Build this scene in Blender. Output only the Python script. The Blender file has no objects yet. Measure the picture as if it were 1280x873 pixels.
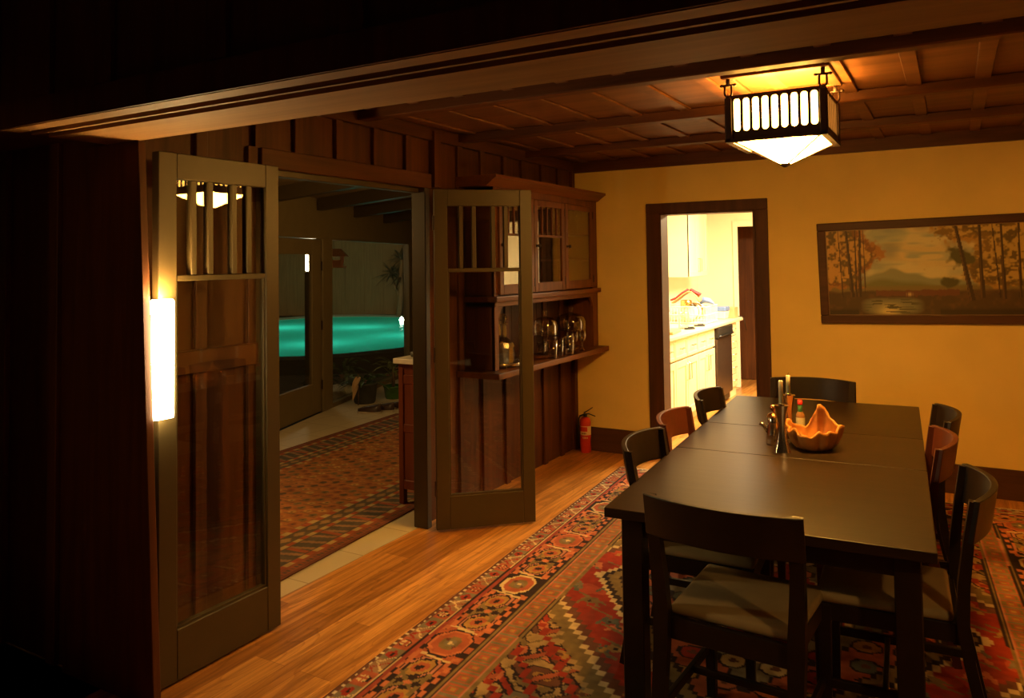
import bpy, bmesh, math, random
import numpy as np
from mathutils import Vector, Matrix

random.seed(7); RNG = np.random.default_rng(11)
sc = bpy.context.scene
COL = sc.collection

# ------------------------------------------------------------------ camera, world, exposure
cam_d = bpy.data.cameras.new('camera'); cam = bpy.data.objects.new('camera', cam_d); COL.objects.link(cam)
cam_d.sensor_fit = 'HORIZONTAL'; cam_d.sensor_width = 36.0
cam_d.lens = 966.32254 / 1280 * 36.0
cam_d.shift_x = 0.0; cam_d.shift_y = -(436.5 - 291.207) / 1280
_r = Vector((0.86809726, 0.4962266, -0.01289589)); _u = Vector((0.02976425, -0.02610195, 0.99921608))
_f = Vector((-0.49550099, 0.86780058, 0.03742884))
M4 = Matrix((( _r.x, _u.x, -_f.x, 2.89408), (_r.y, _u.y, -_f.y, 0.0), (_r.z, _u.z, -_f.z, 1.62), (0, 0, 0, 1)))
cam.matrix_world = M4
cam_d.clip_start = 0.05; cam_d.clip_end = 200
sc.camera = cam
sc.view_settings.view_transform = 'Standard'; sc.view_settings.look = 'None'
sc.view_settings.exposure = 0.0; sc.view_settings.gamma = 1.0
sc.view_settings.use_curve_mapping = False
w = bpy.data.worlds.new('night'); sc.world = w; w.use_nodes = True
w.node_tree.nodes['Background'].inputs[0].default_value = (1.0, 0.50, 0.18, 1)
w.node_tree.nodes['Background'].inputs[1].default_value = 0.012
try:
    sc.cycles.use_denoising = True
    sc.cycles.max_bounces = 10; sc.cycles.diffuse_bounces = 4; sc.cycles.transparent_max_bounces = 24
    sc.cycles.sample_clamp_indirect = 6.0
    sc.cycles.caustics_reflective = False; sc.cycles.caustics_refractive = False
except Exception:
    pass
# light levels
L_LANTERN = 185.0; L_SIDE = 24.0; L_BULB = 240.0; L_SCONCE = 60.0; L_SCONCE_TOP = 1350.0
W_KITCHEN = 230.0; W_SUN = 52.0; W_POOL = 105.0; W_LIVING = 62.0; W_PILLAR_FILL = 14.0; W_SUNROOM_FILL = 18.0; W_FENCE_FILL = 2200.0
WARM = (1.0, 0.47, 0.075); WARM2 = (1.0, 0.68, 0.30)

def area_light(name, loc, size, power, color, rot=(0, 0, 0), size_y=None):
    d = bpy.data.lights.new(name, 'AREA'); d.energy = power; d.color = color; d.size = size
    if size_y: d.shape = 'RECTANGLE'; d.size_y = size_y
    o = bpy.data.objects.new(name, d); o.location = loc; o.rotation_euler = rot; COL.objects.link(o); return o
area_light('kitchen_light', (1.7, 8.0, 2.42), 1.2, W_KITCHEN, (1.0, 0.80, 0.47), size_y=0.5)
def point_light(name, loc, power, color, radius=.1, spot=None, target=None):
    d = bpy.data.lights.new(name, 'SPOT' if spot else 'POINT'); d.energy = power; d.color = color; d.shadow_soft_size = radius
    o = bpy.data.objects.new(name, d); o.location = loc; COL.objects.link(o)
    if spot:
        d.spot_size = math.radians(spot); d.spot_blend = .6
        o.rotation_euler = (Vector(target) - Vector(loc)).to_track_quat('-Z', 'Y').to_euler()
    return o
point_light('sunroom_light', (-1.5, 3.3, 1.92), W_SUN, (1.0, 0.60, 0.20), .12)
point_light('living_room_light', (4.1, 1.0, 2.35), W_LIVING, (1.0, 0.56, 0.18), .06, 50, (2.45, 2.85, 0.40))
point_light('pillar_fill', (0.9, -1.0, 1.5), W_PILLAR_FILL, (1.0, 0.50, 0.14), .12, 46, (-.2, 1.85, 1.25))  # added fill that brightens the dark pillar, no real lamp here
point_light('sunroom_fill', (-.8, 6.3, 2.0), W_SUNROOM_FILL, (1.0, 0.60, 0.20), .1)  # unseen fill added to lift the plants by the window
point_light('fence_fill', (-4.6, 8.6, 2.6), W_FENCE_FILL, (1.0, 0.62, 0.24), .10, 60, (-14.5, 19.5, 1.6))  # added spot without a fixture, warms the fence behind the pool

# ------------------------------------------------------------------ materials
def nmat(name):
    m = bpy.data.materials.new(name); m.use_nodes = True
    nt = m.node_tree; b = nt.nodes['Principled BSDF']; return m, nt, b
def node(nt, t, **kw):
    n = nt.nodes.new(t)
    for k, v in kw.items(): setattr(n, k, v)
    return n
def plain(name, col, rough=0.5, metal=0.0, var=0.12, scale=18.0, bump=0.0, spec=None):
    m, nt, b = nmat(name)
    tc = node(nt, 'ShaderNodeTexCoord'); nz = node(nt, 'ShaderNodeTexNoise'); nz.inputs['Scale'].default_value = scale
    nz.inputs['Detail'].default_value = 5
    nt.links.new(tc.outputs['Object'], nz.inputs['Vector'])
    rp = node(nt, 'ShaderNodeValToRGB')
    rp.color_ramp.elements[0].position = 0.3; rp.color_ramp.elements[1].position = 0.7
    rp.color_ramp.elements[0].color = (*[c * (1 - var) for c in col], 1)
    rp.color_ramp.elements[1].color = (*[min(1, c * (1 + var)) for c in col], 1)
    nt.links.new(nz.outputs['Fac'], rp.inputs['Fac']); nt.links.new(rp.outputs['Color'], b.inputs['Base Color'])
    b.inputs['Roughness'].default_value = rough; b.inputs['Metallic'].default_value = metal
    if spec is not None: b.inputs['Specular IOR Level'].default_value = spec
    if bump:
        bp = node(nt, 'ShaderNodeBump'); bp.inputs['Strength'].default_value = bump; bp.inputs['Distance'].default_value = 0.01
        nt.links.new(nz.outputs['Fac'], bp.inputs['Height']); nt.links.new(bp.outputs['Normal'], b.inputs['Normal'])
    return m
def wood(name, c1, c2, axis='Z', rough=0.45, scale=16.0, spec=0.22, bump=0.12):
    m, nt, b = nmat(name)
    tc = node(nt, 'ShaderNodeTexCoord'); mp = node(nt, 'ShaderNodeMapping')
    s = [1.0, 1.0, 1.0]; s['XYZ'.index(axis)] = 0.07; mp.inputs['Scale'].default_value = s
    nz = node(nt, 'ShaderNodeTexNoise'); nz.inputs['Scale'].default_value = scale; nz.inputs['Detail'].default_value = 7
    nz.inputs['Roughness'].default_value = 0.62; nz.inputs['Distortion'].default_value = 0.35
    n2 = node(nt, 'ShaderNodeTexNoise'); n2.inputs['Scale'].default_value = 1.6; n2.inputs['Detail'].default_value = 2
    nt.links.new(tc.outputs['Object'], mp.inputs['Vector']); nt.links.new(mp.outputs['Vector'], nz.inputs['Vector'])
    nt.links.new(tc.outputs['Object'], n2.inputs['Vector'])
    ad = node(nt, 'ShaderNodeMath', operation='MULTIPLY_ADD'); ad.inputs[1].default_value = 0.75
    mu = node(nt, 'ShaderNodeMath', operation='MULTIPLY'); mu.inputs[1].default_value = 0.25
    nt.links.new(n2.outputs['Fac'], mu.inputs[0]); nt.links.new(nz.outputs['Fac'], ad.inputs[0]); nt.links.new(mu.outputs[0], ad.inputs[2])
    rp = node(nt, 'ShaderNodeValToRGB'); rp.color_ramp.elements[0].position = 0.34; rp.color_ramp.elements[1].position = 0.66
    rp.color_ramp.elements[0].color = (*c1, 1); rp.color_ramp.elements[1].color = (*c2, 1)
    nt.links.new(ad.outputs[0], rp.inputs['Fac']); nt.links.new(rp.outputs['Color'], b.inputs['Base Color'])
    b.inputs['Roughness'].default_value = rough; b.inputs['Specular IOR Level'].default_value = spec
    if bump:
        bp = node(nt, 'ShaderNodeBump'); bp.inputs['Strength'].default_value = bump; bp.inputs['Distance'].default_value = 0.004
        nt.links.new(nz.outputs['Fac'], bp.inputs['Height']); nt.links.new(bp.outputs['Normal'], b.inputs['Normal'])
    return m
def emit(name, col, strength):
    m, nt, b = nmat(name); nt.nodes.remove(b)
    e = node(nt, 'ShaderNodeEmission'); e.inputs[0].default_value = (*col, 1); e.inputs[1].default_value = strength
    nt.links.new(e.outputs[0], nt.nodes['Material Output'].inputs[0]); return m
def glass(name, tint=(1, 1, 1), base=0.05, edge=0.75, power=3.5, rough=0.0):
    m, nt, b = nmat(name); nt.nodes.remove(b)
    t = node(nt, 'ShaderNodeBsdfTransparent'); t.inputs[0].default_value = (*tint, 1)
    g = node(nt, 'ShaderNodeBsdfGlossy'); g.inputs['Roughness'].default_value = rough
    lw = node(nt, 'ShaderNodeLayerWeight'); lw.inputs['Blend'].default_value = 0.5
    p = node(nt, 'ShaderNodeMath', operation='POWER'); p.inputs[1].default_value = power
    ma = node(nt, 'ShaderNodeMath', operation='MULTIPLY_ADD'); ma.inputs[1].default_value = edge; ma.inputs[2].default_value = base
    ma.use_clamp = True
    nt.links.new(lw.outputs['Facing'], p.inputs[0]); nt.links.new(p.outputs[0], ma.inputs[0])
    mx = node(nt, 'ShaderNodeMixShader'); nt.links.new(ma.outputs[0], mx.inputs[0]); nt.links.new(t.outputs[0], mx.inputs[1]); nt.links.new(g.outputs[0], mx.inputs[2])
    nt.links.new(mx.outputs[0], nt.nodes['Material Output'].inputs[0]); return m
def vcol(name, rough=0.9, spec=0.2, bump=0.0):
    m, nt, b = nmat(name); a = node(nt, 'ShaderNodeAttribute', attribute_name='pattern')
    tc = node(nt, 'ShaderNodeTexCoord'); nz = node(nt, 'ShaderNodeTexNoise'); nz.inputs['Scale'].default_value = 260; nz.inputs['Detail'].default_value = 3
    nt.links.new(tc.outputs['Object'], nz.inputs['Vector'])
    mx = node(nt, 'ShaderNodeMixRGB', blend_type='MULTIPLY'); mx.inputs[0].default_value = 0.45
    rp = node(nt, 'ShaderNodeValToRGB'); rp.color_ramp.elements[0].color = (0.45, 0.45, 0.45, 1); rp.color_ramp.elements[1].color = (1.25, 1.25, 1.25, 1)
    nt.links.new(nz.outputs['Fac'], rp.inputs['Fac'])
    nt.links.new(a.outputs['Color'], mx.inputs[1]); nt.links.new(rp.outputs['Color'], mx.inputs[2])
    nt.links.new(mx.outputs[0], b.inputs['Base Color']); b.inputs['Roughness'].default_value = rough; b.inputs['Specular IOR Level'].default_value = spec
    if bump:
        bp = node(nt, 'ShaderNodeBump'); bp.inputs['Strength'].default_value = bump; bp.inputs['Distance'].default_value = 0.004
        nt.links.new(nz.outputs['Fac'], bp.inputs['Height']); nt.links.new(bp.outputs['Normal'], b.inputs['Normal'])
    return m

def oak_floor():
    m, nt, b = nmat('oak strip floor')
    tc = node(nt, 'ShaderNodeTexCoord'); mp = node(nt, 'ShaderNodeMapping'); mp.inputs['Rotation'].default_value = (0, 0, math.pi / 2)
    nt.links.new(tc.outputs['Object'], mp.inputs['Vector'])
    br = node(nt, 'ShaderNodeTexBrick'); br.offset = 0.37; br.offset_frequency = 3
    br.inputs['Scale'].default_value = 1.0; br.inputs['Brick Width'].default_value = 1.15; br.inputs['Row Height'].default_value = 0.083
    br.inputs['Mortar Size'].default_value = 0.0009; br.inputs['Mortar Smooth'].default_value = 0.2
    br.inputs['Color1'].default_value = (0.42, 0.165, 0.032, 1); br.inputs['Color2'].default_value = (0.78, 0.37, 0.090, 1)
    br.inputs['Mortar'].default_value = (0.26, 0.105, 0.03, 1)
    nt.links.new(mp.outputs['Vector'], br.inputs['Vector'])
    m2 = node(nt, 'ShaderNodeMapping'); m2.inputs['Scale'].default_value = (1, 0.06, 1); nt.links.new(tc.outputs['Object'], m2.inputs['Vector'])
    nz = node(nt, 'ShaderNodeTexNoise'); nz.inputs['Scale'].default_value = 34; nz.inputs['Detail'].default_value = 8; nz.inputs['Distortion'].default_value = 0.9
    nt.links.new(m2.outputs['Vector'], nz.inputs['Vector'])
    rp = node(nt, 'ShaderNodeValToRGB'); rp.color_ramp.elements[0].position = 0.36; rp.color_ramp.elements[1].position = 0.62
    rp.color_ramp.elements[0].color = (0.46, 0.38, 0.30, 1); rp.color_ramp.elements[1].color = (1, 1, 1, 1)
    nt.links.new(nz.outputs['Fac'], rp.inputs['Fac'])
    # cathedral grain
    m3 = node(nt, 'ShaderNodeMapping'); m3.inputs['Scale'].default_value = (1, 0.16, 1); nt.links.new(tc.outputs['Object'], m3.inputs['Vector'])
    wv = node(nt, 'ShaderNodeTexNoise'); wv.inputs['Scale'].default_value = 5.5; wv.inputs['Detail'].default_value = 1.0
    nt.links.new(m3.outputs['Vector'], wv.inputs['Vector'])
    fr = node(nt, 'ShaderNodeMath', operation='MULTIPLY'); fr.inputs[1].default_value = 17.0; nt.links.new(wv.outputs['Fac'], fr.inputs[0])
    fc = node(nt, 'ShaderNodeMath', operation='FRACT'); nt.links.new(fr.outputs[0], fc.inputs[0])
    r3 = node(nt, 'ShaderNodeValToRGB'); r3.color_ramp.elements[0].position = 0.0; r3.color_ramp.elements[1].position = 0.22
    r3.color_ramp.elements[0].color = (0.74, 0.66, 0.58, 1); r3.color_ramp.elements[1].color = (1, 1, 1, 1)
    nt.links.new(fc.outputs[0], r3.inputs['Fac'])
    a = node(nt, 'ShaderNodeMixRGB', blend_type='MULTIPLY'); a.inputs[0].default_value = 0.8
    nt.links.new(br.outputs['Color'], a.inputs[1]); nt.links.new(rp.outputs['Color'], a.inputs[2])
    c = node(nt, 'ShaderNodeMixRGB', blend_type='MULTIPLY'); c.inputs[0].default_value = 0.85
    nt.links.new(a.outputs[0], c.inputs[1]); nt.links.new(r3.outputs['Color'], c.inputs[2])
    nt.links.new(c.outputs[0], b.inputs['Base Color']); b.inputs['Roughness'].default_value = 0.32; b.inputs['Specular IOR Level'].default_value = 0.45
    return m
def tile_floor(name, c1, c2, mortar, size, rough=0.5):
    m, nt, b = nmat(name); tc = node(nt, 'ShaderNodeTexCoord')
    br = node(nt, 'ShaderNodeTexBrick'); br.offset = 0.0
    br.inputs['Scale'].default_value = 1.0; br.inputs['Brick Width'].default_value = size; br.inputs['Row Height'].default_value = size
    br.inputs['Mortar Size'].default_value = 0.004
    br.inputs['Color1'].default_value = (*c1, 1); br.inputs['Color2'].default_value = (*c2, 1); br.inputs['Mortar'].default_value = (*mortar, 1)
    nt.links.new(tc.outputs['Object'], br.inputs['Vector']); nt.links.new(br.outputs['Color'], b.inputs['Base Color']); b.inputs['Roughness'].default_value = rough
    return m

M = {}
M['redwood_z'] = wood('dark stained redwood boards', (0.050, 0.015, 0.0045), (0.115, 0.038, 0.010), 'Z', 0.5)
M['redwood_x'] = wood('dark stained redwood along x', (0.055, 0.017, 0.005), (0.125, 0.042, 0.012), 'X', 0.5)
M['redwood_y'] = wood('dark stained redwood along y', (0.055, 0.017, 0.005), (0.125, 0.042, 0.012), 'Y', 0.5)
M['header'] = wood('redwood beam', (0.155, 0.075, 0.022), (0.26, 0.135, 0.044), 'X', 0.55)
M['ceil'] = wood('ceiling boards', (0.10, 0.036, 0.011), (0.19, 0.075, 0.024), 'X', 0.5)
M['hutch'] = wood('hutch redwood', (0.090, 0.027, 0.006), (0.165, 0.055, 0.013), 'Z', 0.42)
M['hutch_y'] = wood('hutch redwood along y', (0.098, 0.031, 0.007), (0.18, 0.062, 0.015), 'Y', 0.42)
M['hutch_back_shaded'] = wood('shade-darkened hutch back boards', (0.034, 0.010, 0.003), (0.060, 0.019, 0.005), 'Z', 0.5)  # shade of the niche put into the colour, darker than the hutch wood
M['casing'] = wood('dark brown casing', (0.050, 0.020, 0.009), (0.090, 0.036, 0.015), 'Z', 0.5)
M['casing_x'] = wood('dark brown casing along x', (0.050, 0.020, 0.009), (0.090, 0.036, 0.015), 'X', 0.5)
M['olive'] = plain('olive brown paint', (0.050, 0.032, 0.0088), 0.45, var=0.06, scale=8)
M['olive_dk'] = plain('olive brown paint sunroom', (0.19, 0.135, 0.050), 0.5, var=0.06, scale=8)
M['plaster'] = plain('cream yellow plaster', (0.74, 0.52, 0.155), 0.85, var=0.05, scale=3, bump=0.05)
M['cream'] = plain('cream kitchen paint', (0.86, 0.80, 0.62), 0.5, var=0.02, scale=3)
M['cabinet'] = plain('cream cabinet paint', (0.84, 0.74, 0.50), 0.45, var=0.03, scale=6)
M['counter'] = plain('cream counter', (0.82, 0.72, 0.52), 0.35, var=0.05, scale=40)
M['oak'] = oak_floor()
M['tile'] = tile_floor('sunroom tile', (0.60, 0.50, 0.32), (0.64, 0.54, 0.35), (0.42, 0.33, 0.20), 0.42)
M['black_wood'] = wood('black brown stained wood', (0.009, 0.005, 0.0025), (0.017, 0.009, 0.0045), 'Y', 0.38, 14, spec=0.3)
M['red_wood'] = wood('mahogany stained wood', (0.055, 0.014, 0.007), (0.095, 0.026, 0.012), 'Z', 0.36, 14)
M['table_wood'] = wood('dark brown table wood', (0.014, 0.0072, 0.0025), (0.024, 0.0125, 0.0045), 'X', 0.35, 20, spec=0.38)
M['seat'] = plain('olive grey seat fabric', (0.27, 0.185, 0.075), 0.9, var=0.12, scale=9)
M['steel'] = plain('polished steel', (0.62, 0.56, 0.48), 0.16, 1.0, var=0.03)
M['nickel'] = plain('brushed nickel', (0.62, 0.52, 0.38), 0.3, 1.0, var=0.03)
M['copper'] = plain('copper', (0.75, 0.38, 0.16), 0.25, 1.0, var=0.05)
M['iron'] = plain('dark bronze', (0.030, 0.013, 0.006), 0.55, 0.3, var=0.15)
M['wax'] = plain('ivory wax', (0.95, 0.88, 0.62), 0.45, var=0.03)
M['wax'].node_tree.nodes['Principled BSDF'].inputs['Subsurface Weight'].default_value = 0.7
M['wax'].node_tree.nodes['Principled BSDF'].inputs['Subsurface Radius'].default_value = (.03, .02, .01)
M['burl'] = wood('burl wood', (0.30, 0.105, 0.024), (0.72, 0.34, 0.09), 'X', 0.38, 7)
M['glass'] = glass('window glass', (0.97, 0.98, 0.96), 0.05, 0.75, 4.5)
M['glass_thin'] = glass('clear tableware glass', (0.97, 0.97, 0.95), 0.11, 0.85, 2.0, 0.03)
M['cut_glass'] = glass('cut glass', (0.95, 0.93, 0.88), 0.30, 0.7, 1.6, 0.12)
M['glass_hutch'] = glass('cabinet glass', (0.95, 0.94, 0.9), 0.14, 0.8, 3.0)
M['red_metal'] = plain('red enamel', (0.55, 0.035, 0.014), 0.35, 0.0, var=0.08)
M['black_plastic'] = plain('black plastic', (0.012, 0.011, 0.010), 0.4, var=0.1)
M['white_plastic'] = plain('white plastic', (0.85, 0.82, 0.72), 0.5, var=0.03)
M['label'] = plain('cream paper label', (0.70, 0.62, 0.42), 0.7, var=0.04)
M['brown_label'] = plain('dark label ink', (0.10, 0.04, 0.02), 0.7, var=0.1)
M['green'] = plain('green foil', (0.03, 0.12, 0.05), 0.4, var=0.1)
M['red_cap'] = plain('red cap', (0.70, 0.03, 0.03), 0.4, var=0.05)
M['sauce'] = plain('red sauce', (0.28, 0.13, 0.045), 0.25, var=0.05)
M['paper_glow'] = emit('glowing paper shade', (1.0, 0.80, 0.42), L_SCONCE)
M['lantern_glow'] = emit('glowing lantern glass', WARM, L_LANTERN)
M['side_glow'] = emit('glowing lantern side glass', WARM, L_SIDE)
M['sconce_top'] = emit('open lamp top', (1.0, 0.62, 0.22), L_SCONCE_TOP)
M['bulb'] = emit('bulb', WARM, L_BULB)
M['rug'] = vcol('woven wool rug', bump=0.25)
M['canvas'] = vcol('painted canvas', 0.5, 0.3)
M['blue'] = plain('blue plastic', (0.16, 0.26, 0.60), 0.4, var=0.1)
M['pink'] = plain('red cloth', (0.60, 0.05, 0.07), 0.7, var=0.15)
M['tan'] = plain('tan cardboard', (0.60, 0.40, 0.20), 0.8, var=0.08)
M['leaf'] = plain('leaf green', (0.075, 0.14, 0.035), 0.5, var=0.4, scale=6)
M['leaf2'] = plain('leaf yellow green', (0.17, 0.19, 0.045), 0.5, var=0.4, scale=6)
M['dark_leaf'] = plain('dark leaf', (0.018, 0.026, 0.014), 0.5, var=0.3, scale=6)
M['flower'] = plain('pink flower', (0.50, 0.13, 0.09), 0.6, var=0.2)
M['bark'] = plain('bark', (0.16, 0.10, 0.05), 0.9, var=0.3, scale=30)
M['pot_dark'] = plain('dark grey pot', (0.050, 0.052, 0.045), 0.5, var=0.15)
M['pot_green'] = plain('green glazed pot', (0.06, 0.16, 0.03), 0.15, var=0.15)
M['rock'] = plain('white stone', (0.70, 0.65, 0.52), 0.9, var=0.15, scale=12, bump=0.4)
M['stone_top'] = plain('white marble', (0.80, 0.74, 0.60), 0.3, var=0.06)
M['chest'] = wood('reddish chest wood', (0.13, 0.030, 0.012), (0.21, 0.055, 0.022), 'Z', 0.4)
M['fence'] = wood('weathered fence boards', (0.11, 0.085, 0.045), (0.17, 0.13, 0.07), 'Z', 0.8)
M['concrete'] = plain('pool deck', (0.17, 0.14, 0.10), 0.9, var=0.2, scale=4)
M['earth'] = plain('dark garden ground', (0.035, 0.030, 0.018), 0.95, var=0.3, scale=4)
M['pooltile'] = plain('pool plaster', (0.16, 0.72, 0.62), 0.6, var=0.05, scale=2)
M['coping'] = plain('pool coping', (0.16, 0.20, 0.17), 0.7, var=0.2)
M['feeder'] = wood('copper brown feeder wood', (0.35, 0.13, 0.045), (0.50, 0.20, 0.07), 'X', 0.5)
M['lamp_w'] = emit('reflected lamp glow', (1.0, 0.86, 0.52), 40.0)
M['lamp_p'] = emit('pool lamp lens', (0.85, 1.0, 0.80), 60.0)
M['shoe'] = plain('dark leather', (0.05, 0.026, 0.014), 0.4, var=0.2)
M['shoe_w'] = plain('pale rubber', (0.48, 0.42, 0.32), 0.7, var=0.1)

# ------------------------------------------------------------------ geometry helpers
class G:
    def __init__(s): s.bm = bmesh.new()
    def _add(s, verts, faces, bevel=0.0, seg=2):
        vs = [s.bm.verts.new(v) for v in verts]
        fs = [s.bm.faces.new([vs[i] for i in f]) for f in faces]
        if bevel > 0:
            ed = list({e for f in fs for e in f.edges})
            bmesh.ops.bevel(s.bm, geom=ed, offset=bevel, segments=seg, profile=0.5, affect='EDGES')
        return s
    def box(s, lo, hi, bevel=0.0, seg=2, T=None):
        x0, y0, z0 = lo; x1, y1, z1 = hi
        if x0 > x1: x0, x1 = x1, x0
        if y0 > y1: y0, y1 = y1, y0
        if z0 > z1: z0, z1 = z1, z0
        v = [Vector(p) for p in ((x0, y0, z0), (x1, y0, z0), (x1, y1, z0), (x0, y1, z0), (x0, y0, z1), (x1, y0, z1), (x1, y1, z1), (x0, y1, z1))]
        if T is not None: v = [T @ p for p in v]
        return s._add(v, [(0, 3, 2, 1), (4, 5, 6, 7), (0, 1, 5, 4), (1, 2, 6, 5), (2, 3, 7, 6), (3, 0, 4, 7)], bevel, seg)
    def hexa(s, bottom, top, bevel=0.0, seg=2):           # two quads, counter-clockwise from above
        return s._add(list(map(Vector, bottom)) + list(map(Vector, top)), [(3, 2, 1, 0), (4, 5, 6, 7), (0, 1, 5, 4), (1, 2, 6, 5), (2, 3, 7, 6), (3, 0, 4, 7)], bevel, seg)
    def prism(s, poly, axis, lo, hi, bevel=0.0):         # polygon in the other two axes
        def P(a, b, c):
            return {'X': (c, a, b), 'Y': (a, c, b), 'Z': (a, b, c)}[axis]
        n = len(poly); v = [Vector(P(a, b, lo)) for a, b in poly] + [Vector(P(a, b, hi)) for a, b in poly]
        s._add(v, [tuple(range(n - 1, -1, -1)), tuple(range(n, 2 * n))] + [(i, (i + 1) % n, n + (i + 1) % n, n + i) for i in range(n)], bevel)
        return s
    def sweep(s, pts, rx, ry=None, seg=8, cap=True, up=(0, 0, 1)):   # round (or square when seg == 4) bar along a path; rx may be a list
        pts = [Vector(p) for p in pts]; n = len(pts); rings = []
        for i, p in enumerate(pts):
            t = (pts[min(i + 1, n - 1)] - pts[max(i - 1, 0)]).normalized()
            u = Vector(up)
            if abs(t.dot(u)) > 0.95: u = Vector((0, 1, 0))
            a = t.cross(u).normalized(); b = a.cross(t).normalized()
            r1 = rx[i] if isinstance(rx, (list, tuple)) else rx
            r2 = r1 if ry is None else (ry[i] if isinstance(ry, (list, tuple)) else ry)
            k = math.sqrt(2) if seg == 4 else 1
            rings.append([s.bm.verts.new(p + a * r1 * k * math.cos(2 * math.pi * (j + .5) / seg) + b * r2 * k * math.sin(2 * math.pi * (j + .5) / seg)) for j in range(seg)])
        for i in range(n - 1):
            for j in range(seg):
                s.bm.faces.new((rings[i][j], rings[i][(j + 1) % seg], rings[i + 1][(j + 1) % seg], rings[i + 1][j]))
        if cap: s.bm.faces.new(rings[0][::-1]); s.bm.faces.new(rings[-1])
        return s
    def lathe(s, prof, c=(0, 0, 0), seg=24, T=None):
        rings = []
        for r, z in prof:
            if r < 1e-5: 
                p = Vector((c[0], c[1], c[2] + z)); rings.append([s.bm.verts.new(T @ p if T else p)])
            else:
                ring = []
                for j in range(seg):
                    p = Vector((c[0] + r * math.cos(2 * math.pi * j / seg), c[1] + r * math.sin(2 * math.pi * j / seg), c[2] + z))
                    ring.append(s.bm.verts.new(T @ p if T else p))
                rings.append(ring)
        for a, b in zip(rings, rings[1:]):
            if len(a) == 1 and len(b) == 1: continue
            for j in range(seg):
                k = (j + 1) % seg
                if len(a) == 1: s.bm.faces.new((a[0], b[k], b[j]))
                elif len(b) == 1: s.bm.faces.new((a[j], a[k], b[0]))
                else: s.bm.faces.new((a[j], a[k], b[k], b[j]))
        return s
    def leafblade(s, base, direction, length, width, droop=0.3, n=5):
        d = Vector(direction).normalized(); side = d.cross(Vector((0, 0, 1)))
        if side.length < 1e-3: side = Vector((1, 0, 0))
        side.normalize(); p = Vector(base); L = []; R = []
        nrm = side.cross(d).normalized()
        for i in range(n + 1):
            t = i / n; wv = width * math.sin(math.pi * min(0.97, 0.12 + 0.86 * t)) 
            q = p + d * length * t + Vector((0, 0, -droop * length * t * t))
            L.append(s.bm.verts.new(q - side * wv / 2 + nrm * wv * .18)); R.append(s.bm.verts.new(q + side * wv / 2 + nrm * wv * .18))
            if i == 0: Mi = []
            Mi.append(s.bm.verts.new(q))
        for i in range(n):
            s.bm.faces.new((L[i], Mi[i], Mi[i + 1], L[i + 1])); s.bm.faces.new((Mi[i], R[i], R[i + 1], Mi[i + 1]))
        return s
    def build(s, name, mat, parent=None, smooth=False, loc=None, rot=None):
        bmesh.ops.recalc_face_normals(s.bm, faces=s.bm.faces)
        me = bpy.data.meshes.new(name); s.bm.to_mesh(me); s.bm.free()
        me.materials.append(M[mat] if isinstance(mat, str) else mat)
        if smooth:
            for p in me.polygons: p.use_smooth = True
        o = bpy.data.objects.new(name, me); COL.objects.link(o)
        if parent: o.parent = parent
        if loc: o.location = loc
        if rot is not None: o.rotation_euler = (0, 0, rot)
        return o
def shade_auto(o, ang=40):
    me = o.data
    for p in me.polygons: p.use_smooth = True
    try: me.set_sharp_from_angle(angle=math.radians(ang))
    except Exception: pass
    return o
def tag(o, label, cat=None, group=None, kind=None):
    o['label'] = label
    if cat: o['category'] = cat
    if group: o['group'] = group
    if kind: o['kind'] = kind
    return o
def thing(name, label, cat, loc=(0, 0, 0), rot=0.0, group=None, kind=None):
    o = bpy.data.objects.new(name, None); COL.objects.link(o); o.empty_display_size = 0.1
    o.location = loc; o.rotation_euler = (0, 0, rot); return tag(o, label, cat, group, kind)
def struct(name, g, mat, label, cat, smooth=False, **kw):
    o = g.build(name, mat, smooth=smooth, **kw); return tag(o, label, cat, kind='structure')
def dup(root, loc, rot, label, group=None, swap=None):
    r = root.copy(); COL.objects.link(r); r.location = loc; r.rotation_euler = (0, 0, rot); r['label'] = label
    if group: r['group'] = group
    def rec(src, dst):
        for ch in list(src.children):
            c = ch.copy(); COL.objects.link(c); c.parent = dst
            if swap and c.data and c.data.materials and c.data.materials[0].name in swap:
                c.data = c.data.copy(); c.data.materials[0] = swap[src_name(ch)]
            rec(ch, c)
    def src_name(ch): return ch.data.materials[0].name
    rec(root, r); return r

YB = 6.134; CZ = 2.48
# ------------------------------------------------------------------ floors
g = G(); g.box((-2.2, -2.6, -0.06), (5.6, 1.86, 0)).box((0, 1.86, -0.06), (4.42, YB + 0.14, 0))
struct('floor', g, 'oak', 'honey oak strip floor running beside the rug', 'floor')
g = G(); g.box((-0.1, YB + 0.14, -0.06), (3.2, 11.4, 0))
struct('floor.001', g, 'oak', 'oak floor of the bright kitchen beyond the doorway', 'floor')
g = G(); g.prism([(-2.36, 1.0), (0, 1.0), (0, 9.4), (-4.15, 9.4), (-2.86 - .331 * 0 - .02, 5.47), (-1.38, 1.0)][0:0] or [(-2.36, 1.0), (0, 1.0), (0, 9.4), (-4.18, 9.4), (-2.36, 3.96)], 'Z', -0.06, 0)
struct('floor.002', g, 'tile', 'pale square tile floor of the sunroom beyond the open doors', 'floor')

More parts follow.
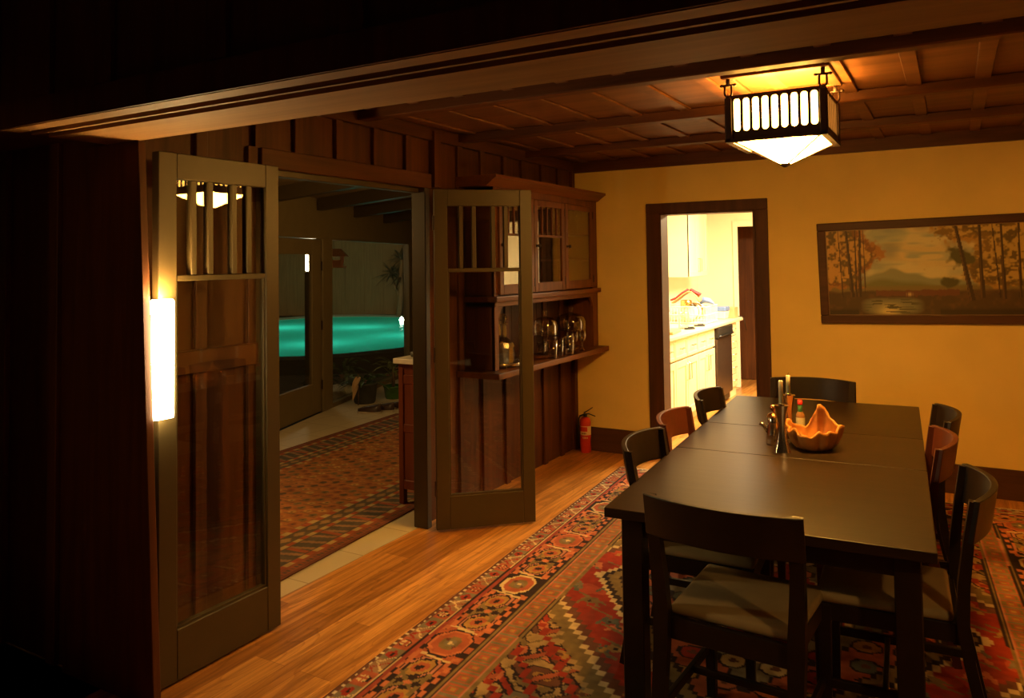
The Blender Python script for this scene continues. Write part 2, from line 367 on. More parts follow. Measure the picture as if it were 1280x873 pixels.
# ------------------------------------------------------------------ left wall: boards and battens with an opening
def wall_boards(g, y0, y1, z0, z1, x=0.0, t=0.03): g.box((x - t, y0, z0), (x, y1, z1))
OP0, OP1, OPZ = 2.63, 3.87, 2.085
g = G()
wall_boards(g, 1.86, OP0, 0, 2.185); wall_boards(g, 1.86, 2.515, 2.185, 2.7); wall_boards(g, 2.598, OP0, 2.185, 2.7); g.box((-.035, 2.50, 2.18), (-.030, 2.61, 2.7)); wall_boards(g, OP0, OP1, OPZ, 2.7); wall_boards(g, OP1, YB, 0, 2.7)
for yb in (1.98, 2.277, 2.565, 4.34, 4.63, 4.945, 5.225, 5.545, 5.85):
    g.box((0, yb - .030, 0.0), (0.022, yb + .030, CZ - .02 if yb != 2.565 else 2.185), 0.003, 1)
for yb in (2.86, 3.16, 3.47, 3.77, 4.04):
    wv = .036 if yb == 4.04 else .028
    g.box((0, yb - wv, 2.10), (0.024 if yb != 4.04 else .05, yb + wv, CZ - .02), 0.003, 1)
g.box((0, 6.08, 0), (0.03, YB, CZ - .02))
struct('wall_left', g, 'redwood_z', 'dark redwood board and batten wall with the wide door opening', 'wall')
g = G().box((0, OP0 - .03, 2.087), (0.04, 3.985, 2.183), 0.004, 1)
struct('trim_1', g, 'redwood_y', 'dark redwood head casing above the wide door opening', 'trim')
g = G().box((0.0, 1.90, 1.155), (0.036, 2.60, 1.255), 0.004, 1)
struct('trim_2', g, 'redwood_y', 'horizontal redwood rail on the wall behind the near glazed door', 'trim')
g = G(); g.box((-.035, OP1 - .002, 0), (0.070, OP1 + .045, 2.083), 0.004, 1)
g.box((-.035, OP0 - .05, 0), (0.06, OP0 + .01, 2.083), 0.004, 1); g.box((-.035, OP0, 2.055), (0.02, OP1, 2.087), 0.003, 1)
struct('trim_3', g, 'olive', 'olive painted jambs framing the wide door opening', 'door frame')
g = G().box((0, 1.86, 2.40), (0.035, YB, CZ)); struct('trim_4', g, 'redwood_y', 'dark wood moulding at the top of the boarded wall', 'trim')
# ------------------------------------------------------------------ back wall
KX0, KX1, KZ = 0.80, 1.56, 2.0
g = G(); g.box((-.12, YB, 0), (KX0, YB + .14, 2.7)); g.box((KX1, YB, 0), (4.42, YB + .14, 2.7)); g.box((KX0, YB, KZ), (KX1, YB + .14, 2.7))
struct('wall_back', g, 'plaster', 'mustard yellow plaster wall behind the table with kitchen doorway', 'wall')
g = G()
g.box((KX0 - .115, YB - .022, 0), (KX0 - .005, YB, KZ), 0.004, 1); g.box((KX1 + .005, YB - .022, 0), (KX1 + .10, YB, KZ), 0.004, 1)
g.box((KX0 - .115, YB - .024, KZ), (KX1 + .10, YB, KZ + .085), 0.004, 1)
g.box((KX0 - .005, YB - .02, 0), (KX0 + .012, YB + .15, KZ)); g.box((KX1 - .012, YB - .02, 0), (KX1 + .005, YB + .15, KZ)); g.box((KX0, YB - .02, KZ - .012), (KX1, YB + .15, KZ))
struct('trim_5', g, 'casing', 'dark brown casing around the bright kitchen doorway', 'door frame')
g = G(); g.box((0.03, YB - .02, 0), (KX0 - .115, YB, .200), 0.004, 1); struct('baseboard_back', g, 'casing_x', 'tall dark brown baseboard left of the kitchen doorway', 'baseboard')
g = G(); g.box((KX1 + .10, YB - .02, 0), (4.42, YB, .200), 0.004, 1); struct('baseboard_back.001', g, 'casing_x', 'tall dark brown baseboard right of the kitchen doorway', 'baseboard')
g = G().box((0.03, YB - .035, 2.385), (4.42, YB, CZ)); struct('trim_6', g, 'redwood_x', 'dark wood moulding between yellow wall and ceiling', 'trim')
g = G(); g.box((4.42, 1.86, 0), (4.54, YB + .14, 2.7)); struct('wall_right', g, 'plaster', 'yellow plaster side wall of the dining room outside the view', 'wall')
# ------------------------------------------------------------------ ceiling
g = G(); g.box((-.12, 1.86, CZ), (4.54, YB + .14, CZ + .06))
for k in range(-2, 13):
    xb = 0.72 + .29 * k
    if 0.1 < xb < 4.3: g.box((xb - .033, 1.87, CZ - .013), (xb + .033, YB - .02, CZ), 0.003, 1)
struct('ceiling', g, 'ceil', 'dark wood boarded ceiling with battens between the beams', 'ceiling')
for nm, y0, y1, z0, lb in (('ceiling_beam', 3.29, 3.37, 2.42, 'dark ceiling beam just in front of the lantern'),
                           ('ceiling_beam.001', 4.30, 4.38, 2.425, 'dark ceiling beam directly behind the lantern'),
                           ('ceiling_beam.002', 5.23, 5.31, 2.425, 'dark ceiling beam nearest the yellow back wall')):
    g = G().box((0.02, y0, z0), (4.42, y1, CZ), 0.006, 1); struct(nm, g, 'redwood_x', lb, 'beam')
# ------------------------------------------------------------------ near wall, header and tapered pillar
g = G()
for y0, y1, z0 in ((1.437, 1.505, 2.10), (1.505, 1.550, 2.145), (1.550, 1.564, 2.10), (1.564, 1.612, 2.145), (1.612, 1.845, 2.10)):
    g.box((0.02, max(y0, 1.446), z0), (5.2, y1, 2.19))
struct('beam_header', g, 'header', 'dark grooved header beam across the near opening', 'beam')
g = G(); g.box((-2.0, 1.46, 2.19), (5.2, 1.86, 2.9)); g.box((.02, 1.437, 2.102), (5.2, 1.4455, 2.19))
for xb in (-.35, -.05, .28, .61, 1.13, 1.62, 2.12, 2.62, 3.12): g.box((xb - .04, 1.44, 2.19), (xb + .04, 1.46, 2.9), .003, 1)
g.box((-2.0, 1.869, 0), (-.10, 1.93, 2.19)); g.box((-2.0, 1.46, 2.14), (0.02, 1.86, 2.19))
for xb in (-.75, -.36): g.box((xb - .03, 1.845, 0), (xb + .03, 1.869, 2.14), .003, 1)
struct('wall_near', g, 'redwood_z', 'dark redwood boarded wall around the near opening', 'wall')
g = G(); g.hexa([(-.255, 1.835, 0), (.323, 1.835, 0), (.323, 1.868, 0), (-.255, 1.868, 0)], [(-.155, 1.835, 2.10), (.215, 1.835, 2.10), (.215, 1.868, 2.10), (-.155, 1.868, 2.10)], .003, 1)
struct('pillar', g, 'redwood_z', 'dark tapered redwood pillar at the left of the near opening', 'pillar')

# ------------------------------------------------------------------ glazed French door leaves
def glazed_leaf(name, label, x, y, a, face):               # face +1: the outer face lies on +local -y side
    root = thing(name, label, 'door', (x, y, 0.012), a, kind='structure')
    W_, H_, T = 0.614, 2.058, 0.042
    s = face
    def b(gg, x0, x1, z0, z1, d=0.0, bev=0.003): gg.box((x0, s * d, z0), (x1, s * (T - d), z1), bev, 1)
    g = G(); b(g, 0, .082, 0, H_); b(g, .538, W_, 0, H_); b(g, .082, .538, 1.955, H_); b(g, .082, .538, 0, .195)
    # glazing beads
    for x0, x1, z0, z1 in ((.082, .09, .195, 1.548), (.530, .538, .195, 1.548), (.082, .538, .195, .205)): b(g, x0, x1, z0, z1, .008, 0)
    g.build('frame', 'olive', root)
    g = G(); b(g, .082, .538, 1.548, 1.572, .004); g.build('crossbar', 'olive', root)
    for c in (.165, .246, .368, .448):
        g = G(); b(g, c - .0135, c + .0135, 1.572, 1.955, .004); g.build('mullion', 'olive', root)
    g = G().box((.083, s * .019, .196), (.537, s * .023, 1.547)); g.build('glass_pane', 'glass', root)
    ed = (.083, .165, .246, .368, .448, .537)
    for i in range(5):
        g = G().box((ed[i], s * .019, 1.573), (ed[i + 1], s * .023, 1.954)); g.build('glass_pane', 'glass', root)
    return root
d1 = glazed_leaf('door_1', 'near glazed olive door folded back flat beside the dark pillar', 0.2345, 1.918, 1.570, 1); d1.rotation_euler = (-.006, 0, 1.570)
d2 = glazed_leaf('door_2', 'farther glazed olive door standing open in front of the built-in hutch', 0.15174, 3.84864, 0.74895, 1)
for dd, xs in ((d2, .02),):
    for z in (.25, 1.05, 1.85):
        g = G().sweep([(-.006, -.004, z - .045), (-.006, -.004, z + .045)], .006, seg=8); g.build('hinge', 'iron', dd)

# ------------------------------------------------------------------ paper wall lamp on the back of the pillar
root = thing('wall_sconce', 'glowing white rectangular paper wall lamp behind the dark pillar', 'lamp', (0.235, 1.868, 1.04))
g = G().box((.003, .003, 0.0), (.045, .082, .45), .004, 1); g.build('paper_shade', 'paper_glow', root)
g = G().box((.007, .009, .4505), (.041, .076, .452)); g.build('open_top', 'sconce_top', root)
g = G().box((.003, 0, .05), (.014, .003, .40)); g.build('backplate', 'iron', root)

# ------------------------------------------------------------------ lantern
LX, LY = 2.212, 3.806; LH = 0.2065
lant = thing('ceiling_lantern', 'glowing bronze craftsman ceiling lantern hung over the dining table', 'lamp', (LX, LY, 2.054))
g = G()
g.box((-.235, -.235, .400), (.235, -.185, .428), .003, 1); g.box((-.235, .185, .400), (.235, .235, .428), .003, 1)
g.box((-.235, -.185, .400), (-.185, .185, .428), .003, 1); g.box((.185, -.185, .400), (.235, .185, .428), .003, 1)
g.box((-.19, -.19, .414), (.19, .19, .428))
g.build('canopy_plate', 'redwood_x', lant)
for sx in (-1, 1):
    for sy in (-1, 1):
        g = G(); cx_, cy_ = sx * LH, sy * LH
        g.box((cx_ - .008, cy_ - .008, .372), (cx_ + .008, cy_ + .008, .402))
        g.sweep([(cx_ - .026, cy_, .372), (cx_ + .026, cy_, .372)], .006, seg=8)
        g.lathe([(0, -.008), (.009, -.004), (.009, .004), (0, .008)], (cx_ - .03, cy_, .372), 8); g.lathe([(0, -.008), (.009, -.004), (.009, .004), (0, .008)], (cx_ + .03, cy_, .372), 8)
        arc = [(cx_ - .015, cy_, .376), (cx_ - .016, cy_, .345)] + [(cx_ + .016 * math.cos(t), cy_, .335 + .016 * math.sin(t)) for t in np.linspace(math.pi, 2 * math.pi, 7)] + [(cx_ + .016, cy_, .345), (cx_ + .015, cy_, .376)]
        g.sweep(arc, .0055, seg=6, up=(0, 1, 0)); g.build('shackle', 'iron', lant, True)
        g = G().box((cx_ - .016, cy_ - .016, .105), (cx_ + .016, cy_ + .016, .312), .006, 2); g.lathe([(.012, .31), (.013, .32), (0, .331)], (cx_, cy_, 0), 10)
        g.build('corner_post', 'iron', lant)
def slotted(g, side):                                        # bronze plate with nine round-ended slots
    n = 9; half = LH - .012; pitch = 2 * half / (n + .25); sw = pitch * .72; z0, z1 = .168, .292; d0, d1 = LH - .004, LH + .004
    def P(u, d, z):
        return {0: (u, -d, z), 1: (d, u, z), 2: (-u, d, z), 3: (-d, -u, z)}[side]
    def slab(us, zs):                                        # outline polygon, extruded through d0..d1
        pts = list(zip(us, zs)); m = len(pts)
        v = [g.bm.verts.new(P(u, d0, z)) for u, z in pts] + [g.bm.verts.new(P(u, d1, z)) for u, z in pts]
        g.bm.faces.new(v[:m]); g.bm.faces.new(v[m:][::-1])
        for i in range(m): g.bm.faces.new((v[i], v[m + i], v[m + (i + 1) % m], v[(i + 1) % m]))
    slab([-half, half, half, -half], [.118, .118, .150, .150]); slab([-half, half, half, -half], [.306, .306, .322, .322])
    xs = [-half + pitch * (.625 + i) for i in range(n)]; r = sw / 2
    edges = [-half] + [x for c in xs for x in (c - r, c + r)] + [half]
    for i in range(0, len(edges), 2): slab([edges[i], edges[i + 1], edges[i + 1], edges[i]], [.150, .150, .306, .306])
    for c in xs:                                             # fill the corners to round the slot ends
        for zc, sg, zend in ((z0, -1, .150), (z1, 1, .306)):
            th = np.linspace(0, math.pi, 9); us = [c + r * math.cos(t) for t in th]; zs = [zc + sg * r * math.sin(t) for t in th]
            slab(us + [c - r, c + r], zs + [zend, zend])
for sd in range(4):
    g = G(); slotted(g, sd); g.build('slotted_plate', 'iron', lant)
for sd in range(4):
    def P(u, d, z): return {0: (u, -d, z), 1: (d, u, z), 2: (-u, d, z), 3: (-d, -u, z)}[sd]
    g = G(); h = LH - .02; g._add([Vector(P(u, d, z)) for d in (LH - .012, LH - .008) for u, z in ((-h, .13), (h, .13), (h, .315), (-h, .315))],
        [(0, 1, 2, 3), (7, 6, 5, 4), (0, 4, 5, 1), (1, 5, 6, 2), (2, 6, 7, 3), (3, 7, 4, 0)]); g.build('side_glass', 'side_glow', lant)
    g = G(); a = LH - .018; b_ = .016
    g._add([Vector(P(u, d, z)) for u, d, z in ((-a, a, .118), (a, a, .118), (b_, b_, .012), (-b_, b_, .012))], [(0, 1, 2, 3)]); o = g.build('pyramid_glass', 'lantern_glow', lant)
    sm = o.modifiers.new('thickness', 'SOLIDIFY'); sm.thickness = .003
g = G()
for sx, sy in ((-1, -1), (1, -1), (1, 1), (-1, 1)):
    g.sweep([(sx * (LH - .016), sy * (LH - .016), .112), (sx * .012, sy * .012, .008)], .0045, seg=6)
g.box((-LH - .016, -LH - .016, .104), (LH + .016, -LH + .014, .120)); g.box((-LH - .016, LH - .014, .104), (LH + .016, LH + .016, .120))
g.box((-LH - .016, -LH + .014, .104), (-LH + .014, LH - .014, .120)); g.box((LH - .014, -LH + .014, .104), (LH + .016, LH - .014, .120))
g.build('pyramid_frame', 'iron', lant)
g = G().hexa([(-.006, -.006, -.004), (.006, -.006, -.004), (.006, .006, -.004), (-.006, .006, -.004)], [(-.026, -.026, .012), (.026, -.026, .012), (.026, .026, .012), (-.026, .026, .012)]); g.build('finial', 'iron', lant)
for bx_ in (-.08, .08):
    g = G().lathe([(0, .22), (.025, .235), (.034, .262), (.025, .29), (.014, .31), (0, .312)], (bx_, 0, 0), 14); g.build('bulb', 'bulb', lant, True)

# ------------------------------------------------------------------ dining table
TX, TY, TA, TW, TL, TZ = 1.783, 2.581, 0.05423, 1.0444, 2.5044, 0.74
tab = thing('dining_table', 'long dark brown extending dining table in the middle of the rug', 'table', (TX, TY, 0.008), TA)
TH = TZ - .008
for nm, y0, y1 in (('tabletop', 0, .985), ('extension_leaf', .988, 1.60), ('tabletop', 1.603, TL)):
    g = G().box((0, y0, TH - .034), (TW, y1, TH), .003, 2); g.build(nm, 'table_wood', tab)
g = G(); i = .06
g.box((i, i + .02, TH - .115), (TW - i, i + .045, TH - .034)); g.box((i, TL - i - .045, TH - .115), (TW - i, TL - i - .02, TH - .034))
g.box((i, i + .02, TH - .115), (i + .025, TL - i - .02, TH - .034)); g.box((TW - i - .025, i + .02, TH - .115), (TW - i, TL - i - .02, TH - .034))
g.build('apron', 'black_wood', tab)
for x in (.042, TW - .042 - .078):
    for y in (.062, TL - .062 - .078):
        g = G().box((x, y, 0), (x + .078, y + .078, TH - .034), .004, 1); g.build('leg', 'black_wood', tab)

# ------------------------------------------------------------------ chairs
def make_chair(label, mat):
    t = thing('dining_chair', label, 'chair', group='dining chairs around the table')
    g = G(); g.hexa([(-.200, -.195, .442), (.200, -.195, .442), (.212, .215, .442), (-.212, .215, .442)], [(-.200, -.195, .478), (.200, -.195, .478), (.212, .215, .478), (-.212, .215, .478)], .016, 3)
    shade_auto(g.build('seat_cushion', 'seat', t), 50)
    g = G(); g.box((-.195, -.215, .375), (.195, -.190, .446), .003, 1); g.box((-.195, .190, .385), (.195, .212, .446), .003, 1)
    g.box((-.205, -.20, .385), (-.182, .20, .446), .003, 1); g.box((.182, -.20, .385), (.205, .20, .446), .003, 1); g.build('seat_frame', mat, t)
    for s in (-1, 1):
        g = G().hexa([(s * .195 - .016, .175, 0), (s * .195 + .016, .175, 0), (s * .195 + .016, .207, 0), (s * .195 - .016, .207, 0)],
                     [(s * .195 - .02, .168, .442), (s * .195 + .02, .168, .442), (s * .195 + .02, .212, .442), (s * .195 - .02, .212, .442)], .003, 1); g.build('leg', mat, t)
        pts = [(s * .212, -.300, 0), (s * .212, -.268, .16), (s * .212, -.232, .34), (s * .213, -.218, .46), (s * .219, -.223, .58), (s * .226, -.240, .72), (s * .231, -.258, .845)]
        g = G().sweep(pts, [.015, .016, .017, .018, .017, .015, .013], [.019, .021, .024, .026, .023, .019, .015], seg=4, up=(1, 0, 0)); 
        shade_auto(g.build('leg', mat, t), 35)
    # curved back rest
    g = G(); n = 18; rows = []
    for i in range(n + 1):
        u = -1 + 2 * i / n; x = .248 * u; y = -.252 - .070 * (1 - u * u) ; dz = .006 * (1 - u * u)
        tx, ty = .248, .14 * u; ln = math.hypot(tx, ty); nx, ny = -ty / ln, tx / ln
        th = .011; lean = .022
        zt, zb = .850 + dz, .715 + .010 * (1 - u * u)
        rows.append([g.bm.verts.new((x - nx * th, y - ny * th - lean * 0.5, zt)), g.bm.verts.new((x + nx * th, y + ny * th - lean * .5, zt)),
                     g.bm.verts.new((x + nx * th, y + ny * th + lean * .5, zb)), g.bm.verts.new((x - nx * th, y - ny * th + lean * .5, zb))])
    for a, b in zip(rows, rows[1:]):
        for j in range(4): g.bm.faces.new((a[j], a[(j + 1) % 4], b[(j + 1) % 4], b[j]))
    g.bm.faces.new(rows[0]); g.bm.faces.new(rows[-1][::-1])
    o = g.build('backrest', mat, t); bv = o.modifiers.new('soft edge', 'BEVEL'); bv.width = .003; bv.segments = 2; bv.limit_method = 'ANGLE'; shade_auto(o, 40)
    for s in (-1, 1):
        g = G().box((s * .203 - .009, -.258, .165), (s * .203 + .009, .19, .195), .002, 1); g.build('stretcher', mat, t)
    g = G().box((-.2, .0, .168), (.2, .018, .192), .002, 1); g.build('stretcher', mat, t)
    return t
CZ0 = .008
ch_b = make_chair('black dining chair pulled up to the near end of the table', 'black_wood')
ch_b.location = (2.255, 2.685, CZ0); ch_b.rotation_euler = (0, 0, -.06)
ch_r = make_chair('reddish brown dining chair, middle of three on the doorway side', 'red_wood')
ta = TA
def side(x, y, left): return ((x, y, CZ0), (-math.pi / 2 if left else math.pi / 2) + ta)
l, r = side(1.985, 3.19, True); dup(ch_b, l, r, 'black dining chair nearest the glazed doors on the left side of table')
l, r = side(1.945, 3.735, True); ch_r.location = l; ch_r.rotation_euler = (0, 0, r)
l, r = side(1.925, 4.42, True); dup(ch_b, l, r - .02, 'black dining chair in front of the bright kitchen doorway')
l, r = side(2.655, 3.05, False); dup(ch_b, l, r, 'black dining chair standing farthest out on the right of the table')
l, r = side(2.545, 3.735, False); dup(ch_r, l, r + .02, 'reddish brown dining chair in the middle of the right side')
l, r = side(2.56, 4.32, False); dup(ch_b, l, r + .07, 'black dining chair behind the reddish one on the right side')
dup(ch_b, (2.105, 4.885, CZ0), math.pi + .02, 'black dining chair at the far end of table by yellow wall')

# ------------------------------------------------------------------ things on the table
def holder(x, y, label, h=.21):
    t = thing('candle_holder', label, 'candle holder', (x, y, TZ), .35, 'pair of polished candle holders on the table')
    g = G(); n = 14; rows = []
    for i in range(n + 1):
        z = h * i / n; k = abs(i / n - .55) / .55; w_ = .0165 + .0215 * k ** 1.8; d = .0155 + .012 * k ** 1.8
        rows.append([g.bm.verts.new((w_ * math.copysign(abs(math.cos(a)) ** .6, math.cos(a)), d * math.copysign(abs(math.sin(a)) ** .6, math.sin(a)), z)) for a in np.linspace(0, 2 * math.pi, 21)[:-1]])
    for a, b in zip(rows, rows[1:]):
        for j in range(20): g.bm.faces.new((a[j], a[(j + 1) % 20], b[(j + 1) % 20], b[j]))
    g.bm.faces.new(rows[0][::-1]); g.bm.faces.new(rows[-1]); shade_auto(g.build('holder_body', 'steel', t), 50)
    g = G().lathe([(.011, h), (.014, h + .001), (.014, h + .008), (.0115, h + .008)], (0, 0, 0), 16); g.build('candle_cup', 'steel', t, True)
    return t
def candle(x, y, h, label):
    t = thing('candle', label, 'candle', (x, y, TZ + .2105))
    g = G().lathe([(0, 0), (.0105, 0), (.0095, h - .003), (.008, h), (0, h - .002)], (0, 0, 0), 18); g.build('wax', 'wax', t, True)
    g = G().sweep([(0, 0, h - .002), (.001, 0, h + .006), (.003, 0, h + .012)], .0011, seg=6); g.build('wick', 'black_plastic', t)
holder(2.189, 3.690, 'polished steel candle holder nearest the viewer on the table'); candle(2.189, 3.690, .112, 'ivory candle in the nearer steel holder')
holder(2.168, 3.985, 'polished steel candle holder standing behind the wooden bowl'); candle(2.168, 3.985, .095, 'ivory candle in the farther steel holder')
t = thing('metal_creamer', 'small polished metal creamer with spout and copper knob lid', 'jug', (2.128, 3.815, TZ), .2)
g = G().lathe([(0, 0), (.034, 0), (.036, .01), (.032, .06), (.026, .10), (.030, .128), (.028, .13), (.024, .10), (0, .02)], (0, 0, 0), 24); g.build('body', 'steel', t, True)
g = G().sweep([(-.024, 0, .06), (-.045, 0, .09), (-.062, 0, .098)], [.012, .009, .010], seg=10); g.build('spout', 'steel', t, True)
g = G().lathe([(.030, .130), (.024, .142), (.008, .150), (.006, .158), (.014, .166), (.016, .175), (.010, .185), (0, .188)], (0, 0, 0), 20); g.build('lid', 'copper', t, True)
t = thing('sauce_bottle', 'small glass sauce bottle with red cap and green neck', 'bottle', (2.185, 4.20, TZ))
g = G().lathe([(0, 0), (.021, 0), (.022, .004), (.022, .072), (.018, .084), (.010, .094), (.0095, .104), (0, .104)], (0, 0, 0), 20); g.build('glass_body', 'sauce', t, True)
g = G().lathe([(.0224, .02), (.0228, .022), (.0228, .062), (.0224, .064)], (0, 0, 0), 20); g.build('paper_label', 'label', t, True)
g = G().lathe([(.0115, .092), (.0120, .10), (.0115, .128), (0, .128)], (0, 0, 0), 18); g.build('neck_foil', 'green', t, True)
g = G().lathe([(.0125, .1285), (.0135, .131), (.013, .147), (.009, .150), (0, .150)], (0, 0, 0), 18); g.build('cap', 'red_cap', t, True)
# burl bowl with uneven rim
t = thing('burl_bowl', 'irregular golden burl wood bowl with a raised pointed rim', 'bowl', (2.300, 3.83, TZ))
g = G(); nA, nR = 56, 12; rows = []
for j in range(nR + 1):
    f = j / nR; ring = []
    for i in range(nA):
        a = 2 * math.pi * i / nA
        da = math.atan2(math.sin(a - 1.15), math.cos(a - 1.15)); peak = math.exp(-(da / .55) ** 2)
        db = math.atan2(math.sin(a - 2.95), math.cos(a - 2.95)); lobe = math.exp(-(db / .5) ** 2); dc = math.atan2(math.sin(a + .15), math.cos(a + .15)); lob2 = math.exp(-(dc / .5) ** 2)
        wob = .007 * math.sin(3 * a + .5) + .006 * math.sin(7 * a + 1.3) + .004 * math.sin(13 * a)
        R_ = .100 + .012 * lobe + .014 * lob2 + wob
        H_ = .082 + .105 * peak + .022 * lobe + .026 * lob2 + .010 * math.sin(5 * a + .4) + .007 * math.sin(11 * a + 2)
        rr = R_ * (.36 + .64 * math.sin(f * math.pi / 2) ** .85); z = H_ * (f ** 1.5)
        if peak > .1: rr -= .028 * peak * f * f
        rr += .004 * math.sin(9 * a + 6 * f) * f
        ring.append(g.bm.verts.new((rr * math.cos(a), rr * math.sin(a), z)))
    rows.append(ring)
for a, b in zip(rows, rows[1:]):
    for i in range(nA): g.bm.faces.new((a[i], a[(i + 1) % nA], b[(i + 1) % nA], b[i]))
g.bm.faces.new(rows[0][::-1])
o = g.build('bowl_wall', 'burl', t, True); sm = o.modifiers.new('thickness', 'SOLIDIFY'); sm.thickness = .011; sm.offset = 1

# ------------------------------------------------------------------ rugs: knotted pattern computed per knot
def grid_obj(name, W_, L_, nu, nv, zfun=None):
    us = np.linspace(0, W_, nu); vs = np.linspace(0, L_, nv); U, V = np.meshgrid(us, vs)
    co = np.stack([U, V, np.zeros_like(U) if zfun is None else zfun(U, V)], -1).reshape(-1, 3).astype(np.float32)
    idx = np.arange(nu * nv).reshape(nv, nu)
    q = np.stack([idx[:-1, :-1], idx[:-1, 1:], idx[1:, 1:], idx[1:, :-1]], -1).reshape(-1, 4)
    me = bpy.data.meshes.new(name); me.vertices.add(len(co)); me.vertices.foreach_set('co', co.ravel())
    me.loops.add(q.size); me.loops.foreach_set('vertex_index', q.ravel().astype(np.int32))
    me.polygons.add(len(q)); me.polygons.foreach_set('loop_start', (np.arange(len(q)) * 4).astype(np.int32))
    me.update(calc_edges=True); return me, U, V
def set_colors(me, rgb):
    a = me.color_attributes.new('pattern', 'FLOAT_COLOR', 'POINT'); n = rgb.reshape(-1, 3)
    a.data.foreach_set('color', np.concatenate([n, np.ones((len(n), 1))], 1).astype(np.float32).ravel())
def vnoise(U, V, scale, seed):
    r = np.random.default_rng(seed); T = r.random((257, 257)); x = U * scale; y = V * scale
    xi = np.floor(x).astype(int); yi = np.floor(y).astype(int); fx = x - xi; fy = y - yi
    fx = fx * fx * (3 - 2 * fx); fy = fy * fy * (3 - 2 * fy); t = lambda a, b: T[b % 256, a % 256]
    return (t(xi, yi) * (1 - fx) + t(xi + 1, yi) * fx) * (1 - fy) + (t(xi, yi + 1) * (1 - fx) + t(xi + 1, yi + 1) * fx) * fy
def hash2(a, b): return (np.sin(a * 127.1 + b * 311.7) * 43758.5453) % 1.0
def octo(x, y, rx, ry): return np.maximum(np.maximum(np.abs(x) / rx, np.abs(y) / ry), (np.abs(x) / rx + np.abs(y) / ry) / 1.42)
RED = (.36, .035, .014); BRICK = (.42, .105, .042); SALM = (.56, .17, .070); CREAM = (.66, .49, .25); OLIVE = (.22, .15, .055); NAVY = (.030, .015, .013); GREY = (.22, .175, .10); GOLD = (.42, .23, .055); BROWN = (.16, .06, .03); TEAL = (.12, .13, .09); ROSE = (.50, .20, .13)
def heriz(U, V, W_, L_):
    out = np.zeros(U.shape + (3,)); 
    def put(m, c): out[m] = np.array(c)
    q = .0085; u = np.floor(U / q) * q + q / 2; v = np.floor(V / q) * q + q / 2
    wob = (vnoise(U, V, 2.3, 3) - .5) * .012
    uu = np.minimum(u, W_ - u); vv = np.minimum(v, L_ - v); d = np.minimum(uu, vv) + wob; s = np.where(uu < vv, v, u)
    uc, vc = u - W_ / 2, v - L_ / 2; au, av = np.abs(uc), np.abs(vc)
    # ---- field
    put(d >= 0, RED); n1 = vnoise(U, V, 9, 5); put(n1 > .72, (.46, .075, .03)); put(n1 < .24, (.31, .04, .02))
    # scattered angular flowers in the field
    for k, (px, py, seed) in enumerate(((.23, .21, 0), (.31, .29, 4), (.19, .27, 9))):
        cu = np.floor(uc / px + seed * .37); cv = np.floor(vc / py + seed * .21); lu = (uc / px + seed * .37 - cu - .5) * px; lv = (vc / py + seed * .21 - cv - .5) * py
        h = hash2(cu, cv + seed); lu = lu + (h - .5) * .06; c1 = np.array([CREAM, OLIVE, GOLD, SALM, GREY, TEAL])[(h * 6).astype(int) % 6]
        sh = (np.abs(lu) * .75 + np.abs(lv) < .032) | ((np.abs(np.abs(lu) - .035 - lv * .4) < .011) & (np.abs(lv) < .045)); sel = sh & (h > .25); out[sel] = c1[sel]
        put((np.abs(lu) + np.abs(lv) < .013) & (h > .25), NAVY)
        vine = (np.abs(lv - .5 * lu - .03 * np.sign(h - .5)) < .008) & (np.abs(lu) < .085) & (h < .6); put(vine, OLIVE)
    # spandrel corners
    stp = .034; ku = np.floor((W_ / 2 - .49 - au) / stp); kv = np.floor((L_ / 2 - .49 - av) / stp)
    sp = ku * 1.0 + kv * .72
    sp = sp * .45; corner = sp < 10.5; put(corner, (.44, .29, .115)); put(corner & (sp > 9.5), OLIVE); put((sp >= 10.5) & (sp < 10.9), CREAM); put((sp >= 10.9) & (sp < 11.5), BROWN)
    for k, (px, py, seed) in enumerate(((.20, .22, 2), (.27, .19, 7))):
        cu = np.floor(au / px + seed * .4); cv = np.floor(av / py + seed * .3); lu = (au / px + seed * .4 - cu - .5) * px; lv = (av / py + seed * .3 - cv - .5) * py
        h = hash2(cu + 3, cv + seed); c1 = np.array([RED, OLIVE, BROWN, RED, GREY, SALM])[(h * 6).astype(int) % 6]
        o1 = octo(lu + lv * .5, lv, .075, .055); sel = corner & (sp < 9.2) & (o1 < 1); out[sel] = c1[sel]; put(corner & (sp < 9.2) & (o1 < 1.16) & (o1 >= 1), NAVY)
        put(corner & (o1 < .5) & (sp < 9.2), GOLD); put(corner & (sp < 9.2) & (o1 < .25), BROWN)
        ln = corner & (sp < 9.2) & (np.abs(lu - lv) < .009) & (o1 > 1.2); put(ln, OLIVE)
    cu = np.floor(au / .11); cv = np.floor(av / .12); lu = (au / .11 - cu - .5) * .11; lv = (av / .12 - cv - .5) * .12; h = hash2(cu + 9, cv + 2)
    c1 = np.array([RED, BRICK, BROWN, OLIVE, RED])[(h * 5).astype(int) % 5]; rot = lu * np.where(h > .5, 1, -1) + lv
    sel = corner & (sp < 9.4) & (np.abs(rot) < .020) & (np.abs(lu) < .042) & (h > .2); out[sel] = c1[sel]; put(corner & (sp < 9.4) & (np.abs(np.abs(rot) - .026) < .006) & (np.abs(lu) < .048) & (h > .2), NAVY)
    key = corner & (np.abs((sp * 1.0) % 2.4 - 1.2) < .22) & (sp < 9.4); put(key, RED)
    # central medallion
    m = np.floor(au / .022) * .022 / .86 + np.floor(av / .022) * .022 / 1.32
